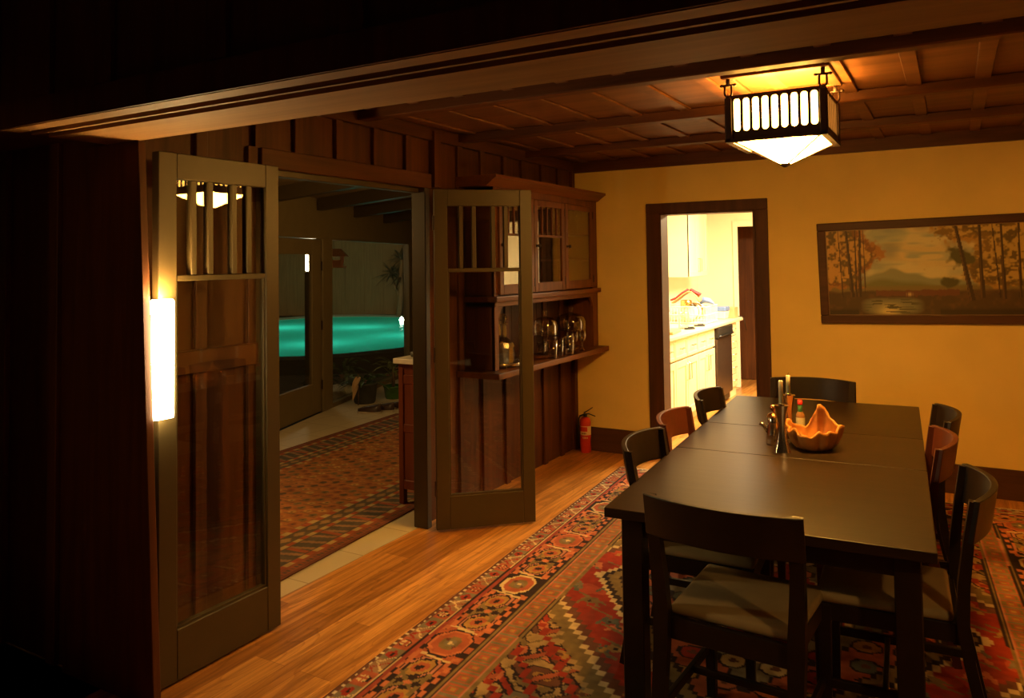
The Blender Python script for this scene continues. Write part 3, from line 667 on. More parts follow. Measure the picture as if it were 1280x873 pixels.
    for lim, c in ((1.0, CREAM), (.97, NAVY), (.93, OLIVE), (.86, NAVY), (.83, BRICK), (.60, NAVY), (.57, GREY), (.42, CREAM), (.40, RED), (.20, NAVY), (.16, GOLD)): put(m < lim, c)
    cu = np.floor(au / .16); cv = np.floor(av / .17); lu = (au / .16 - cu - .5) * .16; lv = (av / .17 - cv - .5) * .17; h = hash2(cu, cv + 5)
    c1 = np.array([CREAM, SALM, GOLD, TEAL, RED, OLIVE])[(h * 6).astype(int) % 6]; o1 = octo(lu, lv, .05, .045); sel = (m < .82) & (o1 < 1); out[sel] = c1[sel]; put((m < .82) & (o1 < 1.25) & (o1 >= 1), NAVY); put((m < .82) & (o1 < .4), BROWN)
    # ---- inner guard
    e = d < .487; put(e, NAVY); put(d < .480, OLIVE); put(d < .470, NAVY); put(d < .463, BRICK)
    ph = (s / .085) % 1; row = (d - .365) / .098; ig = (d < .463) & (d > .365)
    put(ig & (np.abs(ph - .5) > .44), GREY); kk = (np.abs(ph - .5) < .30) & (np.abs(row - .5) < .36) & ~((np.abs(ph - .5) < .19) & (np.abs(row - .5) < .22)); put(ig & kk, OLIVE); put(ig & (np.abs(ph - .5) < .09) & (np.abs(row - .5) < .12), GOLD)
    put(ig & (np.abs(row - .5) > .44), ROSE)
    put(d < .365, NAVY); put(d < .358, OLIVE); put(d < .350, NAVY)
    # ---- main border
    mb = (d < .344) & (d > .106); c0 = (s / .66) % 1; t = (d - .225) / .119; blk = np.floor(s / .66)
    grd = (blk % 2 < 1) & (c0 > .12) & (c0 < .88)
    put(mb, NAVY); put(mb & grd & (np.abs(t) < .80 - .16 * np.sign(np.sin(c0 * 44))), BRICK); put(mb & grd & (np.abs(t - .05 * np.sin(c0 * 60)) < .16), SALM)
    x = (c0 - .5) * .66; y = t * .119
    o1 = octo(x, y, .092, .070); put(mb & (o1 < 1.30), NAVY); out[mb & (o1 < 1.18)] = np.where((blk % 2 < 1)[..., None], SALM, CREAM)[mb & (o1 < 1.18)]; put(mb & (o1 < 1.0), BRICK); put(mb & (o1 < .62), OLIVE); put(mb & (o1 < .62) & (np.abs(x - y) < .012), BROWN); put(mb & (o1 < .35), GREY); put(mb & (o1 < .15), CREAM)
    for sg in (-1, 1):
        x2 = x - sg * .215; o2 = octo(x2 + .35 * y, y + .012 * sg, .075, .062); put(mb & (o2 < 1.25), NAVY); put(mb & (o2 < 1.12), CREAM if False else ROSE); put(mb & (o2 < .95), NAVY); put(mb & (o2 < .80), GOLD); put(mb & (o2 < .5), BRICK); put(mb & (o2 < .25), NAVY)
        hk = mb & (np.abs(np.abs(y) - .082) < .010) & (np.abs(x - sg * .15) < .045); put(hk, SALM); hk = mb & (np.abs(x - sg * .128 - .2 * y) < .008) & (np.abs(y) < .08); put(hk, CREAM); hk = mb & (np.abs(np.abs(y) - .055) < .008) & (np.abs(x - sg * .285) < .04); put(hk, OLIVE)
        zig = mb & (np.abs(y + sg * .088 - .012 * np.sign(np.sin(s * 70))) < .009) & (np.abs(x) > .1); put(zig, SALM)
    x3 = ((s / .66 + .5) % 1 - .5) * .66; put(mb & (np.abs(x3) + np.abs(y) < .062), NAVY); put(mb & (np.abs(np.abs(x3) - np.abs(y)) < .012) & (np.abs(x3) < .06), OLIVE); put(mb & (np.abs(x3) + np.abs(y) < .022), SALM)
    put(mb & (d < .122), (.34, .06, .035))
    # ---- outer guard
    put(d < .106, NAVY); put(d < .101, CREAM); put(d < .094, NAVY); og = (d < .089) & (d > .022); put(og, GREY); p = (s / .30) % 1; y = (d - .055) / .034; 
    put(og & (p < .33), BRICK); put(og & (p > .66), (.33, .18, .09)); r1 = octo((p - .165) * .3, (d - .055), .024, .022); put(og & (r1 < 1.2), NAVY); put(og & (r1 < 1), CREAM); put(og & (r1 < 1) & ((np.abs((p - .165) * .3) < .006) | (np.abs(d - .055) < .006)), BRICK)
    r2 = octo((p - .5) * .3, (d - .055), .030, .022); put(og & (r2 < 1), RED); put(og & (r2 < .45), NAVY); put(og & (np.abs(np.abs((p - .74) * .3) - (d - .03)) < .006), CREAM); put(og & (np.abs(np.abs((p - .9) * .3) - (d - .03)) < .006), RED)
    put(d < .022, BROWN); dots = (d < .019) & (d > .007) & ((s / .045) % 1 < .36); put(dots, (.72, .60, .42))
    out *= (.82 + .36 * vnoise(U, V, 40, 8) + .16 * (vnoise(U, V * .2, 30, 9) - .5))[..., None]
    return np.clip(out * .92, 0, 1)
RW, RL = 2.82, 4.05
me, U, V = grid_obj('persian_rug', RW, RL, 404, 580, lambda U, V: .0072 + 0 * U)
set_colors(me, heriz(U, V, RW, RL)); me.materials.append(M['rug'])
ro = bpy.data.objects.new('pile', me); COL.objects.link(ro)
rug = thing('persian_rug', 'large red patterned rug with dark floral border under the dining table', 'rug', (0.579, 5.709, 0.0), 0.0)
Mx = Matrix(((.998, .0642, 0), (.0642, -.998, 0), (0, 0, -1))).to_4x4()
# local x across, local y towards the viewer: mirror handled by building with y negative
co = np.empty(len(me.vertices) * 3, np.float32); me.vertices.foreach_get('co', co); co = co.reshape(-1, 3); co[:, 1] *= -1; me.vertices.foreach_set('co', co.ravel()); me.flip_normals()
rug.rotation_euler = (0, 0, .0642); ro.parent = rug
g = G().box((0, -RL, .0008), (RW, 0, .0066), .002, 1); g.build('backing', plain('rug edge', (.14, .05, .03), .95), rug)
g = G()
for k in range(470): g.box((k * .006, .0, .001), (k * .006 + .004, .022 + .006 * ((k * 7) % 5) / 5, .004))
g.build('fringe', plain('cream fringe', (.72, .60, .40), .95), rug)['kind'] = 'stuff'

def caucas(U, V, W_, L_):
    out = np.zeros(U.shape + (3,)); q = .009; u = np.floor(U / q) * q + q / 2; v = np.floor(V / q) * q + q / 2
    def put(m, c): out[m] = np.array(c)
    d = np.minimum(np.minimum(u, W_ - u), np.minimum(v, L_ - v)); s = np.where(np.minimum(u, W_ - u) < np.minimum(v, L_ - v), v, u)
    put(d >= 0, (.40, .15, .05))
    cu = np.floor(u / .085); cv = np.floor((v + .04 * (cu % 2)) / .095); lu = (u / .085 - cu - .5) * .085; lv = ((v + .04 * (cu % 2)) / .095 - cv - .5) * .095; h = hash2(cu, cv)
    c1 = np.array([(.13, .08, .05), (.50, .28, .09), (.28, .09, .04), (.20, .14, .07), (.46, .19, .06)])[(h * 5).astype(int) % 5]; sel = (np.abs(lu) + np.abs(lv) < .036); out[sel] = c1[sel]; put(np.abs(lu) + np.abs(lv) < .012, (.10, .06, .04)); put(np.abs(lv + .03) < .006, (.22, .11, .05))
    put(d < .46, (.46, .34, .15)); p = (s / .12) % 1; put((d < .46) & (d > .42) & (p > .5), (.36, .09, .04)); put(d < .42, (.12, .09, .065)); put((d < .41) & (d > .33) & (np.abs(((s / .12) % 1) - .5) + np.abs((d - .37) / .08) < .42), (.33, .20, .09)); put(d < .32, (.46, .34, .15)); put((d < .32) & (d > .285) & (p < .5), (.36, .09, .04)); put(d < .285, (.10, .085, .07)); put((d < .275) & (d > .13) & (np.abs(((s / .10 + d * 3) % 1) - .5) < .17), (.30, .17, .10)); put((d < .275) & (d > .13) & (np.abs(((s / .30) % 1) - .5) < .06), (.35, .10, .05)); put(d < .12, (.46, .34, .15)); put((d < .12) & (d > .085) & (p > .5), (.36, .09, .04)); put(d < .085, (.26, .085, .045)); put((d < .06) & (d > .035) & ((s / .03) % 1 > .5), (.10, .07, .06)); put(d < .02, (.17, .06, .04))
    return np.clip(out * (.8 + .4 * vnoise(U, V, 30, 4))[..., None], 0, 1)
SW, SL = 1.93, 4.6
me, U, V = grid_obj('sunroom_rug', SW, SL, 216, 512, lambda U, V: .0095 + 0 * U)
set_colors(me, caucas(U, V, SW, SL)); me.materials.append(M['rug'])
srug = thing('sunroom_rug', 'rust brown patterned rug on the pale tiles of the sunroom', 'rug', (-0.09 - SW * .997, 2.2 - SW * .075 - .0, 0), 0.075)
so = bpy.data.objects.new('pile', me); COL.objects.link(so); so.parent = srug
g = G().box((0, 0, .0008), (SW, SL, .009), .002, 1); g.build('backing', plain('sunroom rug edge', (.12, .05, .03), .95), srug)

# ------------------------------------------------------------------ painting
PW, PH = 1.47, .735
pic = thing('framed_painting', 'wide dark framed autumn landscape painting on the yellow wall', 'painting', (2.028, YB - .004, 1.137), 0)
pic.rotation_euler = (0, math.radians(-1.25), 0)
g = G(); fw = .058
def fr(g, x0, x1, z0, z1, y): g.box((x0, -y, z0), (x1, 0, z1), .006, 2)
for x0, x1, z0, z1 in ((0, PW, 0, fw), (0, PW, PH - fw, PH), (0, fw, fw, PH - fw), (PW - fw, PW, fw, PH - fw)): fr(g, x0, x1, z0, z1, .03)
g.build('frame', 'casing_x', pic)
g = G(); k = fw - .004
for x0, x1, z0, z1 in ((k, PW - k, k, k + .009), (k, PW - k, PH - k - .009, PH - k), (k, k + .009, k, PH - k), (PW - k - .009, PW - k, k, PH - k)): g.box((x0, -.022, z0), (x1, -.004, z1))
g.build('inner_lip', plain('dull gilt lip', (.20, .11, .04), .4), pic)
IW, IH = PW - 2 * fw, PH - 2 * fw
me, U, V = grid_obj('canvas', IW, IH, 300, 140)
def paint(U, V):
    # U metres from left, V metres from bottom
    out = np.zeros(U.shape + (3,)); v = V / IH
    def blend(m, c): 
        m = np.clip(m, 0, 1)[..., None]; out[:] = out * (1 - m) + np.array(c) * m
    def put(m, c): blend(m.astype(float), c)
    N = lambda s, k: vnoise(U, V, s, k) * .6 + vnoise(U, V, s * 2.3, k + 1) * .4
    blend(np.ones_like(U), (.60, .52, .29)); blend((N(6, 20) - .45) * 3 * (v > .4), (.30, .33, .26)); blend((vnoise(U * .5, V * 2.2, 9, 31) - .5) * 2.5, (.60, .47, .24)); blend((vnoise(U * .55, V * 2.6, 16, 33) - .52) * 3, (.36, .37, .27)); blend((vnoise(U * .6, V * 2.0, 8, 40) - .62) * 4, (.27, .27, .20))
    ridge = .235 + .105 * np.exp(-np.abs((U - .42) / np.where(U < .42, .16, .24)) ** 1.25) + .006 * np.sin(U * 45); blend(np.clip((ridge - V) * 60, 0, 1), (.25, .265, .17)); r2 = .215 + .055 * np.exp(-((U - .40) / .22) ** 2) + .008 * np.sin(U * 23); blend(np.clip((r2 - V) * 30, 0, 1), (.17, .165, .065)); blend(np.clip((.215 - V) * 60, 0, 1), (.20, .15, .05))
    # foliage
    fl = N(22, 50); left = np.clip((.36 + .06 * np.sin(V * 18) - U) * 7, 0, 1) * np.clip((V - .15) * 9, 0, 1); blend(np.clip((left + fl * .9 - .78) * 5, 0, 1) , (.38, .17, .035)); blend(np.clip((left + N(44, 60) * .9 - .98) * 5, 0, 1), (.22, .095, .02)); blend(np.clip((left * 1.1 + N(18, 61) * .8 + np.clip((.30 - V) * 3, 0, .5) - 1.2) * 4, 0, 1), (.13, .085, .02)); blend(np.clip((left + N(36, 66) - 1.35) * 5, 0, 1), (.53, .30, .08))
    right = np.clip((U - .86 - .05 * np.sin(V * 15)) * 6, 0, 1) * np.clip((V - .14) * 9, 0, 1); top = np.clip((U - .62) * 5, 0, 1) * np.clip((V - .46) * 9, 0, 1); rr = np.maximum(right, top)
    blend(np.clip((rr + fl * .9 - .80) * 5, 0, 1), (.42, .24, .05)); blend(np.clip((rr + N(40, 70) * .9 - .96) * 5, 0, 1), (.22, .13, .026)); blend(np.clip((rr * 1.1 + N(18, 71) * .8 + np.clip((.30 - V) * 3, 0, .5) - 1.2) * 4, 0, 1), (.14, .09, .022)); blend(np.clip((rr + N(36, 76) - 1.34) * 5, 0, 1), (.50, .33, .09))
    dk = np.exp(-((U - .86) / .10) ** 2 - ((V - .40) / .07) ** 2) + np.exp(-((U - .78) / .06) ** 2 - ((V - .22) / .05) ** 2); blend(np.clip((dk + fl * .7 - .75) * 4, 0, 1), (.09, .085, .025))
    # banks, water
    blend(np.clip((.17 + .02 * N(14, 80) - V) * 60, 0, 1), (.085, .05, .018)); blend(np.clip(N(24, 82) * 2 - 1.1, 0, 1) * (V < .18), (.15, .075, .025)); wt = np.clip(1.15 - np.abs((U - .42) / .20) ** 4 - np.abs((V - .065) / .062) ** 4, 0, 1); blend(wt, (.21, .20, .12)); blend(wt * np.exp(-((U - .40) / .07) ** 2) * np.clip((.10 - V) * 14, 0, 1) * 1.2, (.66, .54, .25)); blend((vnoise(U * .3, V * 3, 40, 84) > .72) * wt, (.10, .09, .04))
    rk = np.exp(-((V - .155) / .022) ** 2) * (np.abs(U - .58) < .26); blend(np.clip((rk + N(40, 90) * .8 - .75) * 5, 0, 1), (.15, .055, .025)); blend(np.exp(-((U - .535) / .018) ** 2 - ((V - .147) / .012) ** 2) * .8 * (vnoise(U * 3, V * .3, 50, 97) > .35), (.60, .46, .22)); blend(np.clip((.055 - V) * 40, 0, 1) * ((U < .2) | (U > .72)), (.05, .032, .012))
    # trunks
    for x0, x1, w_, z0 in ((.14, .165, .012, .13), (.085, .10, .004, .13), (.20, .19, .006, .13), (.232, .213, .011, .13), (.255, .25, .003, .16), (.835, .915, .015, .10), (.975, .975, .012, .12), (1.05, 1.075, .005, .12), (1.10, 1.10, .010, .11), (1.2, 1.19, .008, .12), (1.29, 1.30, .012, .12)):
        cx_ = x1 + (x0 - x1) * np.clip((V - z0) / (IH - z0), 0, 1); ww = w_ * (1.25 - .6 * V / IH); put((np.abs(U - cx_) < ww) & (V > z0), (.055, .032, .014)); put((np.abs(U - cx_ + ww * .6) < ww * .25) & (V > z0), (.13, .07, .025))
    return np.clip(out, 0, 1)
set_colors(me, paint(U, V)); me.materials.append(M['canvas'])
co = np.empty(len(me.vertices) * 3, np.float32); me.vertices.foreach_get('co', co); co = co.reshape(-1, 3); co = np.stack([co[:, 0] + fw, -0.012 + 0 * co[:, 1], co[:, 1] + fw], 1); me.vertices.foreach_set('co', co.astype(np.float32).ravel())
o = bpy.data.objects.new('canvas', me); COL.objects.link(o); o.parent = pic
g = G().box((fw - .01, -.011, fw - .01), (PW - fw + .01, -.002, PH - fw + .01)); g.build('backing_board', 'tan', pic)

# ------------------------------------------------------------------ built-in hutch on the left wall
HY0, HY1, HX = 4.41, 6.12, 0.235
hut = thing('built_in_hutch', 'redwood built-in hutch with glass doors above an open counter niche', 'cabinet', (0.001, HY0, 0))
def H(y): return y - HY0
g = G()
g.box((0, 0, .897), (HX - .004, .028, 2.125), .002, 1); g.box((0, H(6.02), .897), (HX, H(HY1), 2.125), .002, 1)
g.box((0, 0, 1.375), (HX - .022, H(6.02), 1.395)); g.box((0, 0, 2.10), (HX - .005, H(6.02), 2.125)); 
g.box((0, .03, 1.62), (HX - .03, H(6.02), 1.636)); g.box((0, .03, 1.83), (HX - .03, H(6.02), 1.846))
g.box((HX - .025, 0, .897), (HX, .05, 2.125), .002, 1); g.box((HX - .025, .05, 2.075), (HX, H(6.02), 2.125), .002, 1)
g.build('carcass', 'hutch', hut)
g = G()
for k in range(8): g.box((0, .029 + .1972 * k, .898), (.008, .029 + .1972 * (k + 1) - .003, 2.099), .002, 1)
g.build('back_panel', 'hutch_back_shaded', hut)
g = G().box((0, -.03, 1.352), (HX + .035, H(HY1), 1.390), .006, 2); g.box((0, 0, 1.318), (HX + .006, H(HY1) - .1, 1.352), .003, 1)
for y, sg in ((.05, 1), (H(6.02), -1)):
    g.prism([(y, 1.318), (y + sg * .055, 1.318), (y + sg * .04, 1.30), (y + sg * .012, 1.265), (y, 1.24)] if sg > 0 else [(y, 1.318), (y, 1.24), (y + sg * .012, 1.265), (y + sg * .04, 1.30), (y + sg * .055, 1.318)], 'X', HX - .022, HX)
g.build('shelf_rail', 'hutch_y', hut)
g = G().prism([(0, 2.125), (HX + .01, 2.125), (HX + .03, 2.14), (HX + .075, 2.172), (HX + .085, 2.175), (HX + .085, 2.195), (0, 2.195)], 'Y', -.105, H(6.13)); g.build('crown_moulding', 'hutch_y', hut)
g = G().box((0, -.11, .857), (.33, H(6.13), .897), .005, 2); g.build('countertop', 'hutch_y', hut)
DY = (4.455, 4.955, 5.465, 6.005)
for i in range(3):
    y0, y1 = H(DY[i]) + .004, H(DY[i + 1]) - .004; x0, x1 = HX - .002, HX + .018; z0, z1 = 1.398, 2.072; st = .052
    g = G(); g.box((x0, y0, z0), (x1, y0 + st, z1), .003, 1); g.box((x0, y1 - st, z0), (x1, y1, z1), .003, 1); g.box((x0, y0 + st, z1 - .045), (x1, y1 - st, z1), .003, 1); g.box((x0, y0 + st, z0), (x1, y1 - st, z0 + .068), .003, 1)
    dr = g.build('door', 'hutch', hut)
    if i < 2:
        g = G(); a, b = y0 + st, y1 - st; g.box((x0 + .003, a, 1.80), (x1 - .003, b, 1.816))
        for k in range(1, 5): c = a + (b - a) * k / 5; g.box((x0 + .003, c - .006, 1.816), (x1 - .003, c + .006, z1 - .045))
        g.build('muntin', 'hutch', dr)
    g = G().box((x0 + .007, y0 + st - .004, z0 + .064), (x0 + .010, y1 - st + .004, z1 - .041)); g.build('glass_pane', 'glass_hutch', dr)
    ky = y0 + .026 if i != 0 else y0 + .026
    T = Matrix.Translation((x1, ky, 1.735)) @ Matrix.Rotation(math.pi / 2, 4, 'Y')
    g = G().lathe([(.012, 0), (.012, .003), (.006, .006), (.006, .016), (.014, .020), (.015, .028), (.009, .034), (0, .035)], (0, 0, 0), 16, T); g.build('knob', 'iron', dr, True)
    for z in (1.47, 2.0):
        g = G().box((x1 - .002, y1 - .008 if i != 1 else y1 - .008, z - .03), (x1 + .004, y1 + .002, z + .03)); g.build('hinge', 'iron', dr)

# glassware on the hutch counter
HZ = .897
def glassthing(name, label, cat, x, y, prof, z=HZ, group=None, seg=20):
    g = G().lathe(prof, (0, 0, 0), seg); o = g.build(name, 'glass_thin', None, True, (x, y, z)); return tag(o, label, cat, group)
t = thing('serving_tray', 'dark footed serving tray on the hutch counter under the decanters', 'tray', (.165, 4.63, HZ))
g = G(); n = 28; ring = [(.125 * math.cos(2 * math.pi * i / n), .16 * math.sin(2 * math.pi * i / n)) for i in range(n)]; g.prism(ring, 'Z', .016, .024); g.build('tray_base', 'steel', t)
g = G(); g.sweep([(x * 1.02, y * 1.02, .030) for x, y in ring + ring[:2]], .006, seg=6, cap=False); g.build('tray_rim', 'steel', t, True)
for a in (.6, 2.5, 3.8, 5.6):
    g = G().lathe([(.008, 0), (.006, .008), (.010, .017)], (.085 * math.cos(a), .11 * math.sin(a), 0), 8); g.build('foot', 'steel', t, True)
dec = [(0, 0), (.050, 0), (.053, .01), (.053, .085), (.045, .105), (.016, .130), (.0135, .185), (.020, .192), (.020, .197), (.011, .190), (.011, .135), (.040, .100), (.048, .08), (.047, .012), (0, .008)]; dec = [(r_ * 1.4, z_ * 1.42) for r_, z_ in dec]
stp = [(0, .196), (.011, .197), (.012, .203), (.019, .215), (.017, .232), (.009, .243), (0, .245)]; stp = [(r_ * 1.3, z_ * 1.42) for r_, z_ in stp]
for k, (x, y, lb) in enumerate(((.205, 4.575, 'cut glass decanter with stopper at the front of the tray'), (.092, 4.69, 'cut glass decanter with stopper at the back of the tray'))):
    t = thing('decanter', lb, 'decanter', (x, y, HZ + .0245), 0, 'decanters on the hutch tray')
    g = G().lathe(dec, (0, 0, 0), 12); g.build('bottle', 'cut_glass', t); g = G().lathe(stp, (0, 0, 0), 10); g.build('stopper', 'cut_glass', t)
tum = [(0, 0), (.026, 0), (.028, .004), (.034, .105), (.0325, .105), (.027, .010), (0, .008)]
glassthing('tumbler', 'short clear tumbler on the tray beside the decanters', 'glass', .235, 4.715, [(r * 1.05, z * .72) for r, z in tum], HZ + .0245, 'tumblers on the hutch')
for x, y, lb in ((.235, 5.36, 'tall clear tumbler nearest the counter edge in the hutch'), (.285, 5.15, 'tall clear tumbler left of the wooden board'), (.285, 5.44, 'tall clear tumbler touching the goblets on the hutch counter')):
    glassthing('tumbler', lb, 'glass', x, y, [(r * 1.2, z * 1.3) for r, z in tum], HZ, 'tumblers on the hutch')
t = thing('wooden_board', 'round reddish wooden board on the hutch counter', 'board', (.175, 5.20, HZ)); g = G().lathe([(0, 0), (.105, 0), (.112, .004), (.112, .012), (.105, .016), (0, .013)], (0, 0, 0), 30); g.build('disc', 'hutch', t, True)
g = G().box((-.11, -.018, .002), (-.15, .018, .014), .004, 1); g.build('grip', 'hutch', t)
for x, y, lb in ((.155, 5.23, 'short clear tumbler standing on the round wooden board'),): glassthing('tumbler', lb, 'glass', x, y, [(r, z * .85) for r, z in tum], HZ + .0165, 'tumblers on the hutch')
gob = [(0, 0), (.030, 0), (.028, .004), (.006, .010), (.005, .060), (.010, .070), (.026, .090), (.030, .125), (.026, .160), (.0245, .160), (.028, .125), (.024, .093), (0, .075)]
for k, (x, y) in enumerate(((.245, 5.62), (.27, 5.72), (.255, 5.52))): glassthing('goblet', ('stemmed clear goblet, first right of the tall tumblers', 'stemmed clear goblet nearest the counter edge', 'stemmed clear goblet behind the others in the niche')[k], 'glass', x, y, gob, HZ, 'goblets in the hutch niche', 16)
dome = [(r_, z_ * 1.12) for r_, z_ in [(.100, 0), (.101, .004), (.100, .060), (.090, .092), (.060, .112), (.020, .120), (.010, .125), (.008, .135), (.016, .146), (.017, .158), (.010, .168), (0, .170)]]
for x, y, s, lb in ((.118, 5.83, 1.22, 'clear glass cake dome on a stand at the right of niche'), (.118, 5.36, 1.0, 'smaller clear glass cake dome on a stand in niche centre')):
    t = thing('cake_stand', lb, 'cake stand', (x, y, HZ), 0, 'domed cake stands in the hutch niche')
    g = G().lathe([(0, 0), (.055 * s, 0), (.050 * s, .008), (.014, .020), (.012, .13), (.03, .145), (.103 * s, .152), (.103 * s, .158), (0, .156)], (0, 0, 0), 28); g.build('stand', 'glass_thin', t, True)
    g = G().lathe([(r * s, .1585 + z) for r, z in dome], (0, 0, 0), 28); g.build('dome', 'glass_thin', t, True)
    g = G().lathe([(r * s - .003 if r > .004 else 0, .1585 + z - .003) for r, z in dome[1:6]], (0, 0, 0), 28)
    g.build('dome_lining', 'glass_thin', t, True)
wine = [(0, 0), (.030, 0), (.028, .003), (.004, .008), (.0035, .085), (.012, .095), (.030, .125), (.031, .150), (.026, .185), (.025, .185), (.029, .150), (0, .10)]
for k in range(6): glassthing('wine_glass', 'stemmed wine glass on the middle shelf behind hutch glass', 'glass', .11 + .05 * (k % 2), 5.52 + .075 * k, wine, 1.847, 'wine glasses behind the hutch doors', 14)
for k in range(5): glassthing('wine_glass', 'stemmed wine glass on the upper shelf of the hutch centre', 'glass', .10 + .05 * (k % 2), 5.03 + .08 * k, wine, 1.847, 'wine glasses in the hutch centre', 14)
t = thing('glass_teapot', 'round clear glass jar on the shelf behind right hutch door', 'jar', (.13, 5.58, 1.6365)); g = G().lathe([(0, 0), (.045, 0), (.066, .03), (.070, .055), (.058, .09), (.035, .105), (.034, .112), (.055, .09), (.066, .055), (0, .006)], (0, 0, 0), 22); g.build('bowl', 'glass_thin', t, True); g = G().lathe([(.036, .113), (.03, .122), (.008, .126), (.012, .136), (0, .142)], (0, 0, 0), 18); g.build('lid', 'glass_thin', t, True)

# ------------------------------------------------------------------ fire extinguisher
ex = thing('fire_extinguisher', 'red fire extinguisher standing in the corner by the yellow wall', 'fire extinguisher', (.135, 6.045, 0), .52)
g = G().lathe([(0, 0), (.042, 0), (.047, .006), (.047, .255), (.043, .278), (.028, .293), (.016, .298), (0, .298)], (0, 0, 0), 28); g.build('cylinder', 'red_metal', ex, True)
g = G().lathe([(.0474, .150), (.0478, .152), (.0478, .222), (.0474, .224)], (0, 0, 0), 28); g.build('paper_label', 'label', ex, True)
def wrap(g, a0, a1, z0, z1, r=.0483, n=6):
    A = np.linspace(a0, a1, n + 1); lo = [g.bm.verts.new((r * math.cos(a), r * math.sin(a), z0)) for a in A]; hi = [g.bm.verts.new((r * math.cos(a), r * math.sin(a), z1)) for a in A]
    for i in range(n): g.bm.faces.new((lo[i], lo[i + 1], hi[i + 1], hi[i]))
g = G(); wrap(g, -2.97, -1.32, .180, .219); g.build('label_panel', 'red_metal', ex)
g = G()
for k in range(4): wrap(g, -2.37 + .22 * k, -2.23 + .22 * k, .158, .172, n=2)
g.build('label_marks', 'brown_label', ex)
g = G()
for k in range(5): wrap(g, -2.17 + .2 * k, -2.06 + .2 * k, .122, .136, n=2)
g.build('class_marks', 'label', ex)
g = G().lathe([(.014, .298), (.017, .300), (.017, .322), (.010, .326), (0, .326)], (0, 0, 0), 16); g.build('valve', 'black_plastic', ex, True)
g = G().sweep([(-.015, 0, .318), (.03, 0, .322), (.085, 0, .300)], [.010, .009, .007], [.005, .005, .004], seg=8); g.build('carry_handle', 'black_plastic', ex)
g = G().sweep([(-.012, 0, .330), (.02, 0, .346), (.065, 0, .375)], [.010, .009, .007], [.005, .004, .003], seg=8); g.build('squeeze_lever', 'black_plastic', ex)
g = G().sweep([(-.015, 0, .315), (-.045, 0, .305), (-.058, 0, .27), (-.058, 0, .15), (-.056, 0, .06)], .007, seg=8); g.build('hose', 'black_plastic', ex, True)

# ------------------------------------------------------------------ kitchen beyond the doorway
g = G(); g.box((-.1, YB + .14, 0), (0, 9.95, 2.5)); struct('wall_kitchen_left', g, 'cream', 'bright cream kitchen wall behind the counter', 'wall')
g = G(); g.box((-.1, 9.95, 0), (.47, 10.05, 2.5)); g.box((.47, 9.95, 2.03), (3.2, 10.05, 2.5)); g.box((1.5, 9.95, 0), (3.2, 10.05, 2.03)); struct('wall_kitchen_back', g, 'cream', 'bright cream kitchen end wall beside the brown door', 'wall')
g = G(); g.box((3.2, YB + .14, 0), (3.3, 10.05, 2.5)); struct('wall_kitchen_right', g, 'cream', 'cream kitchen wall outside the view', 'wall')
g = G(); g.box((-.1, YB + .14, 2.5), (3.3, 11.4, 2.56)); struct('ceiling.001', g, 'cream', 'cream kitchen ceiling', 'ceiling')
g = G(); g.box((.455, 9.925, 0), (.515, 9.95, 2.10), .003, 1); g.box((.515, 9.925, 2.03), (1.5, 9.95, 2.10), .003, 1); struct('trim_7', g, 'cream', 'white casing around the brown door beyond the kitchen', 'trim')
d4 = thing('door_4', 'dark brown wooden door at the far end of the kitchen', 'door', (.34, 10.62, 0.004), kind='structure')
g = G(); g.box((0, 0, 0), (1.0, .04, 2.04), .003, 1)
for x0, x1 in ((.0, .11), (.19, .30), (.52, .63), (.89, 1.0)): g.box((x0, -.008, 0), (x1, 0, 2.04), .002, 1)
g.build('panel', 'redwood_z', d4); g = G().lathe([(0, 0), (.02, .005), (.02, .03), (0, .04)], (.40, -.03, .98), 12); g.build('door_knob', 'nickel', d4, True)
g = G(); g.box((-.1, 10.66, 0), (3.3, 10.72, 2.5)); struct('wall_hall', g, 'redwood_z', 'dark hall wall behind the far brown door', 'wall')
KF = .60
def base_unit(y0, y1, label, ndoor=2):
    t = thing('base_cabinet', label, 'cabinet', (.002, y0, 0), 0, 'kitchen base cabinets'); Lc = y1 - y0
    g = G().box((0, .001, .10), (KF - .022, Lc - .001, .868)); g.box((0, .001, 0), (KF - .08, Lc - .001, .10)); g.build('body', 'cabinet', t)
    wd = Lc / ndoor
    for k in range(ndoor):
        a, b = k * wd + .004, (k + 1) * wd - .004; x0, x1 = KF - .022, KF
        g = G(); g.box((x0, a, .115), (x1 - .007, b, .655)); 
        for q in ((a, a + .06, .115, .655), (b - .06, b, .115, .655), (a + .06, b - .06, .115, .18), (a + .06, b - .06, .59, .655)): g.box((x0, q[0], q[2]), (x1, q[1], q[3]), .002, 1)
        d = g.build('door', 'cabinet', t); hy = b - .035 if k % 2 == 0 else a + .035
        g = G().sweep([(x1, hy, .45), (x1 + .028, hy, .455), (x1 + .028, hy, .605), (x1, hy, .61)], .005, seg=6); g.build('handle', 'nickel', d)
        g = G(); g.box((x0, a, .675), (x1 - .005, b, .862)); 
        for q in ((a, a + .03, .675, .862), (b - .03, b, .675, .862), (a + .03, b - .03, .675, .705), (a + .03, b - .03, .832, .862)): g.box((x0, q[0], q[2]), (x1, q[1], q[3]), .002, 1)
        d = g.build('drawer', 'cabinet', t); m = (a + b) / 2
        g = G().sweep([(x1, m - .05, .77), (x1 + .026, m - .045, .77), (x1 + .026, m + .045, .77), (x1, m + .05, .77)], .005, seg=6, up=(0, 1, 0)); g.build('handle', 'nickel', d)
base_unit(6.30, 7.08, 'cream base cabinet closest to the doorway jamb'); base_unit(7.08, 7.82, 'cream base cabinet in the middle of the kitchen run'); base_unit(7.82, 8.44, 'cream base cabinet beside the dark dishwasher')
